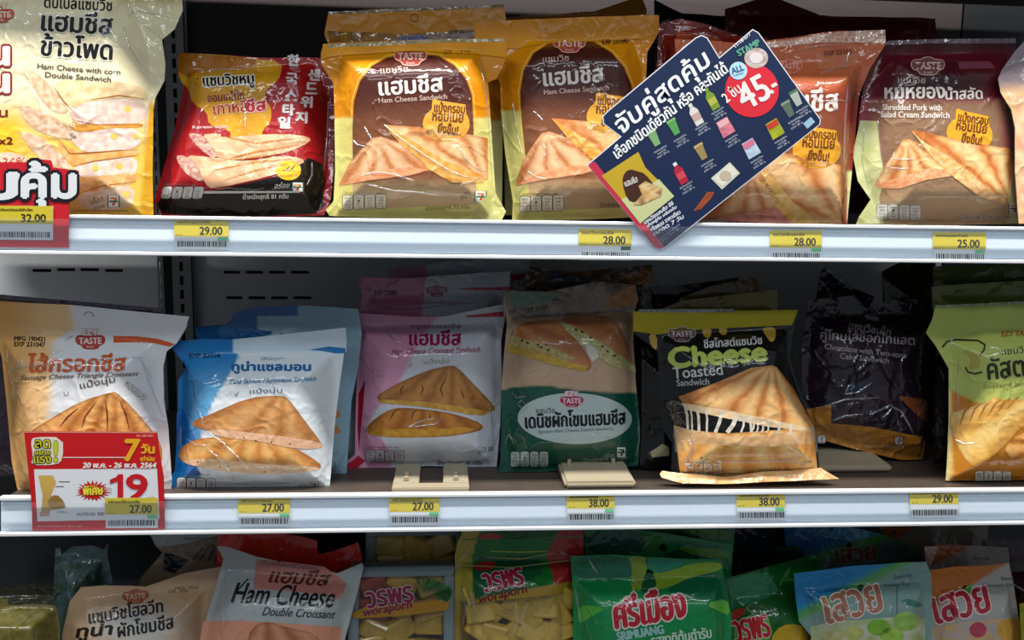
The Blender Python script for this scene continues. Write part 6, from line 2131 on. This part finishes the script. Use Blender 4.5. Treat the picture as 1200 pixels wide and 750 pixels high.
P.poly('leaf_picture', [(1053, 704), (1066, 701), (1080, 707), (1082, 711), (1068, 711)], mott('#3c7468', .2, 6, 1), 2, sm=1)
P.line('leaf_picture', [(1051, 686), (1051, 704), (1051, 726)], 1.0, '#2c4c44', 2)
P.poly('fruit_picture', [(950, 735), (975, 728), (1010, 726), (1060, 722), (1084, 726), (1085, YB3), (955, YB3)], mott('#c8ccb0', .1, 12, 3, '#aab878'), 1)
for cx, cy, rx, c in ((1030, 735, 14, '#7fb43c'), (1062, 728, 16, '#98c05c'), (1000, 742, 12, '#c0c070'), (1045, 745, 14, '#a0c850'), (975, 748, 14, '#c4c088')):
    P.poly('fruit_picture', ell(cx, cy, rx, rx * .7, 20), mott(c, .15, 8, 1), 2)
P.done()
P = sawoey('second blue bag slanting down to the right behind the front blue bag', 0.145,
           [(918, 614), (972, 612), (1010, 620), (1040, 628), (1078, 645), (1080, 670), (1076, YB3), (930, YB3), (922, 650)],
           [(940, 670), (1070, 670), (1066, 860), (940, 860)], 37.7, (930, 660, 1060, 618), ('#17649c', None, True), ell(995, 639, 3.8, 3.8, 12), 0, 0, cols=('#4c6c64', ''))
P.text('bag_lettering', 'เสวย', 980, 660, 1026, 16, '#6c2c24', dy=-4, bold=.8, out='#b89c8c', outr=1.2, layer=3)
P.text('small_print', 'Sawoey', 1036, 648, 1062, 6, '#20343c', dy=-1, layer=3)
P.poly('crinkled_patch', [(965, 630), (985, 615), (1030, 626), (1000, 634)], mott('#4c98bc', .4, 4, 2), 2, mat=MFX)
P.done()
P = sawoey('orange and grey bag with crimson raised lettering, right of the blue lettered bag', 0.046,
           [(1091, 668), (1120, 664), (1160, 662), (1183, 660), (1188, 680), (1194, 720), (1200, 760), (1204, YB3), (1084, YB3), (1086, 740), (1090, 710)],
           [(1096, 690), (1182, 684), (1188, 730), (1196, 865), (1092, 865)], 38.2, (1088, 718, 1176, 662), ('#b8661c', None, False), ell(1132, 690, 4.3, 4.2, 12), 0, 0, cols=('#a8a49c', ''))
P.text('bag_lettering', 'เสวย', 1098, 731, 1161, 32, '#a82434', dy=-15, bold=1.4, out='#ecd4d0', outr=2.4, big=True, layer=3)
P.poly('green_flash', [(1126, 692), (1138, 684), (1146, 692), (1130, 702), (1124, 698)], '#54983c', 2)
P.text('small_print', 'Sawoey', 1173, 681, 1188, 6, '#3c3c3c', layer=3)
P.text('small_print', 'Premium fruit', 1152, 688, 1190, 4, '#3c3c3c', dy=-1, layer=3)
P.text('small_print', 'ผลไม้คัดพิเศษ', 1096, 704, 1112, 5, '#6c2c10', dy=-2, layer=3)
P.poly('fruit_picture', [(1086, 738), (1120, 730), (1170, 725), (1194, 722), (1204, YB3), (1084, YB3)], mott('#b8a8a4', .15, 10, 3, '#cfa86c'), 1)
P.poly('fruit_picture', ell(1146, 738, 10, 9, 18), mott('#b84858', .2, 6, 1), 2)
P.poly('fruit_picture', ell(1184, 738, 16, 14, 18), mott('#d49c3c', .2, 6, 1), 2)
P.done()
for lb, Y, ol, hc, sd in (('second orange and grey bag with a crinkled corner, behind the front orange bag', 0.085, [(1082, 640), (1110, 638), (1150, 640), (1182, 642), (1184, 665), (1180, YB3), (1092, YB3), (1086, 670)], (1105, 663), 38.7),
                          ('rearmost orange and grey bag sloping under the middle rail, above the other orange bags', 0.190, [(1024, 612), (1060, 610), (1158, 608), (1156, 640), (1150, YB3), (1060, YB3), (1050, 640)], (1048, 624), 38.9)):
    P = sawoey(lb, Y, ol, [(1096, 680), (1172, 680), (1170, 860), (1098, 860)], sd, (1082, 668, 1150, 634) if sd < 38.8 else (1040, 640, 1090, 606), ('#a8561c', None, False), ell(*hc, 3.4, 3.4, 12), 0, 0, cols=('#8a8278', ''))
    P.text('small_print', 'Sawoey', *((1140, 657, 1160) if sd < 38.8 else (1085, 613, 1104)), 5, '#4c3c34', layer=3)
    if sd < 38.8:
        P.poly('crinkled_patch', [(1083, 641), (1100, 640), (1092, 660), (1086, 672)], mott('#c8a488', .4, 4, 2), 2, mat=MFX)
    P.done()
P = low('snack_bag', 'dark maroon bag standing at the far right of the lowest shelf', 'snack bag', 0.100,
        [(1150, 632), (1240, 632), (1240, YB3), (1160, YB3)], [(1170, 670), (1230, 670), (1230, 860), (1170, 860)], mott('#2a0e0a', .25, 16, 1), 39.2)
P.done()
P = low('snack_bag', 'yellow green bag corner peeking in at the lower right edge', 'snack bag', 0.030,
        [(1196, 708), (1260, 700), (1260, YB3), (1204, YB3)], [(1206, 725), (1250, 725), (1250, 860), (1212, 860)], mott('#8c8c20', .15, 10, 1), 39.4, T=.012)
P.done()

# ---- dim things at the lower left
P = low('snack_bag', 'dim translucent green and blue bag with a twisted top, in the shade at lower left', 'snack bag', 0.125,
        [(64, 643), (70, 642), (72, 650), (85, 640), (110, 639), (122, 644), (127, 636), (126, 650), (132, 680), (136, YB3), (56, YB3), (62, 690)],
        [(72, 660), (120, 656), (124, 700), (122, 860), (68, 860)], mott('#3c5844', .3, 12, 1, '#56707a'), 40.1, T=.03, wr=2, mat=MFX)
P.done()
P = low('bread_pack', 'dim wrapped block of olive yellow sponge bread at the lower left edge', 'bread pack', 0.052,
        [(-60, 716), (0, 700), (8, 702), (10, 709), (60, 709), (66, 712), (70, 735), (68, YB3), (-60, YB3)],
        [(-55, 722), (12, 714), (62, 714), (66, 740), (64, 865), (-55, 865)], mott('#5c5420', .2, 10, 1, '#746c34'), 40.6, T=.028, R=.012, wr=.7)
P.line('wrapper_edge', [(4, 712), (30, 710), (62, 710)], 1.2, '#8c8450', 2)
P.line('wrapper_edge', [(8, 704), (10, 730), (12, 760)], 1.0, '#7c7440', 2)
P.done()
P = low('bread_pack', 'second olive bread block deeper in the shade above the lower left one', 'bread pack', 0.180,
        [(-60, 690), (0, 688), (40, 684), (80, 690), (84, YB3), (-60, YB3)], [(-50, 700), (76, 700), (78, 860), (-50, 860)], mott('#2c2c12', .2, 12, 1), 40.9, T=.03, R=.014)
P.done()
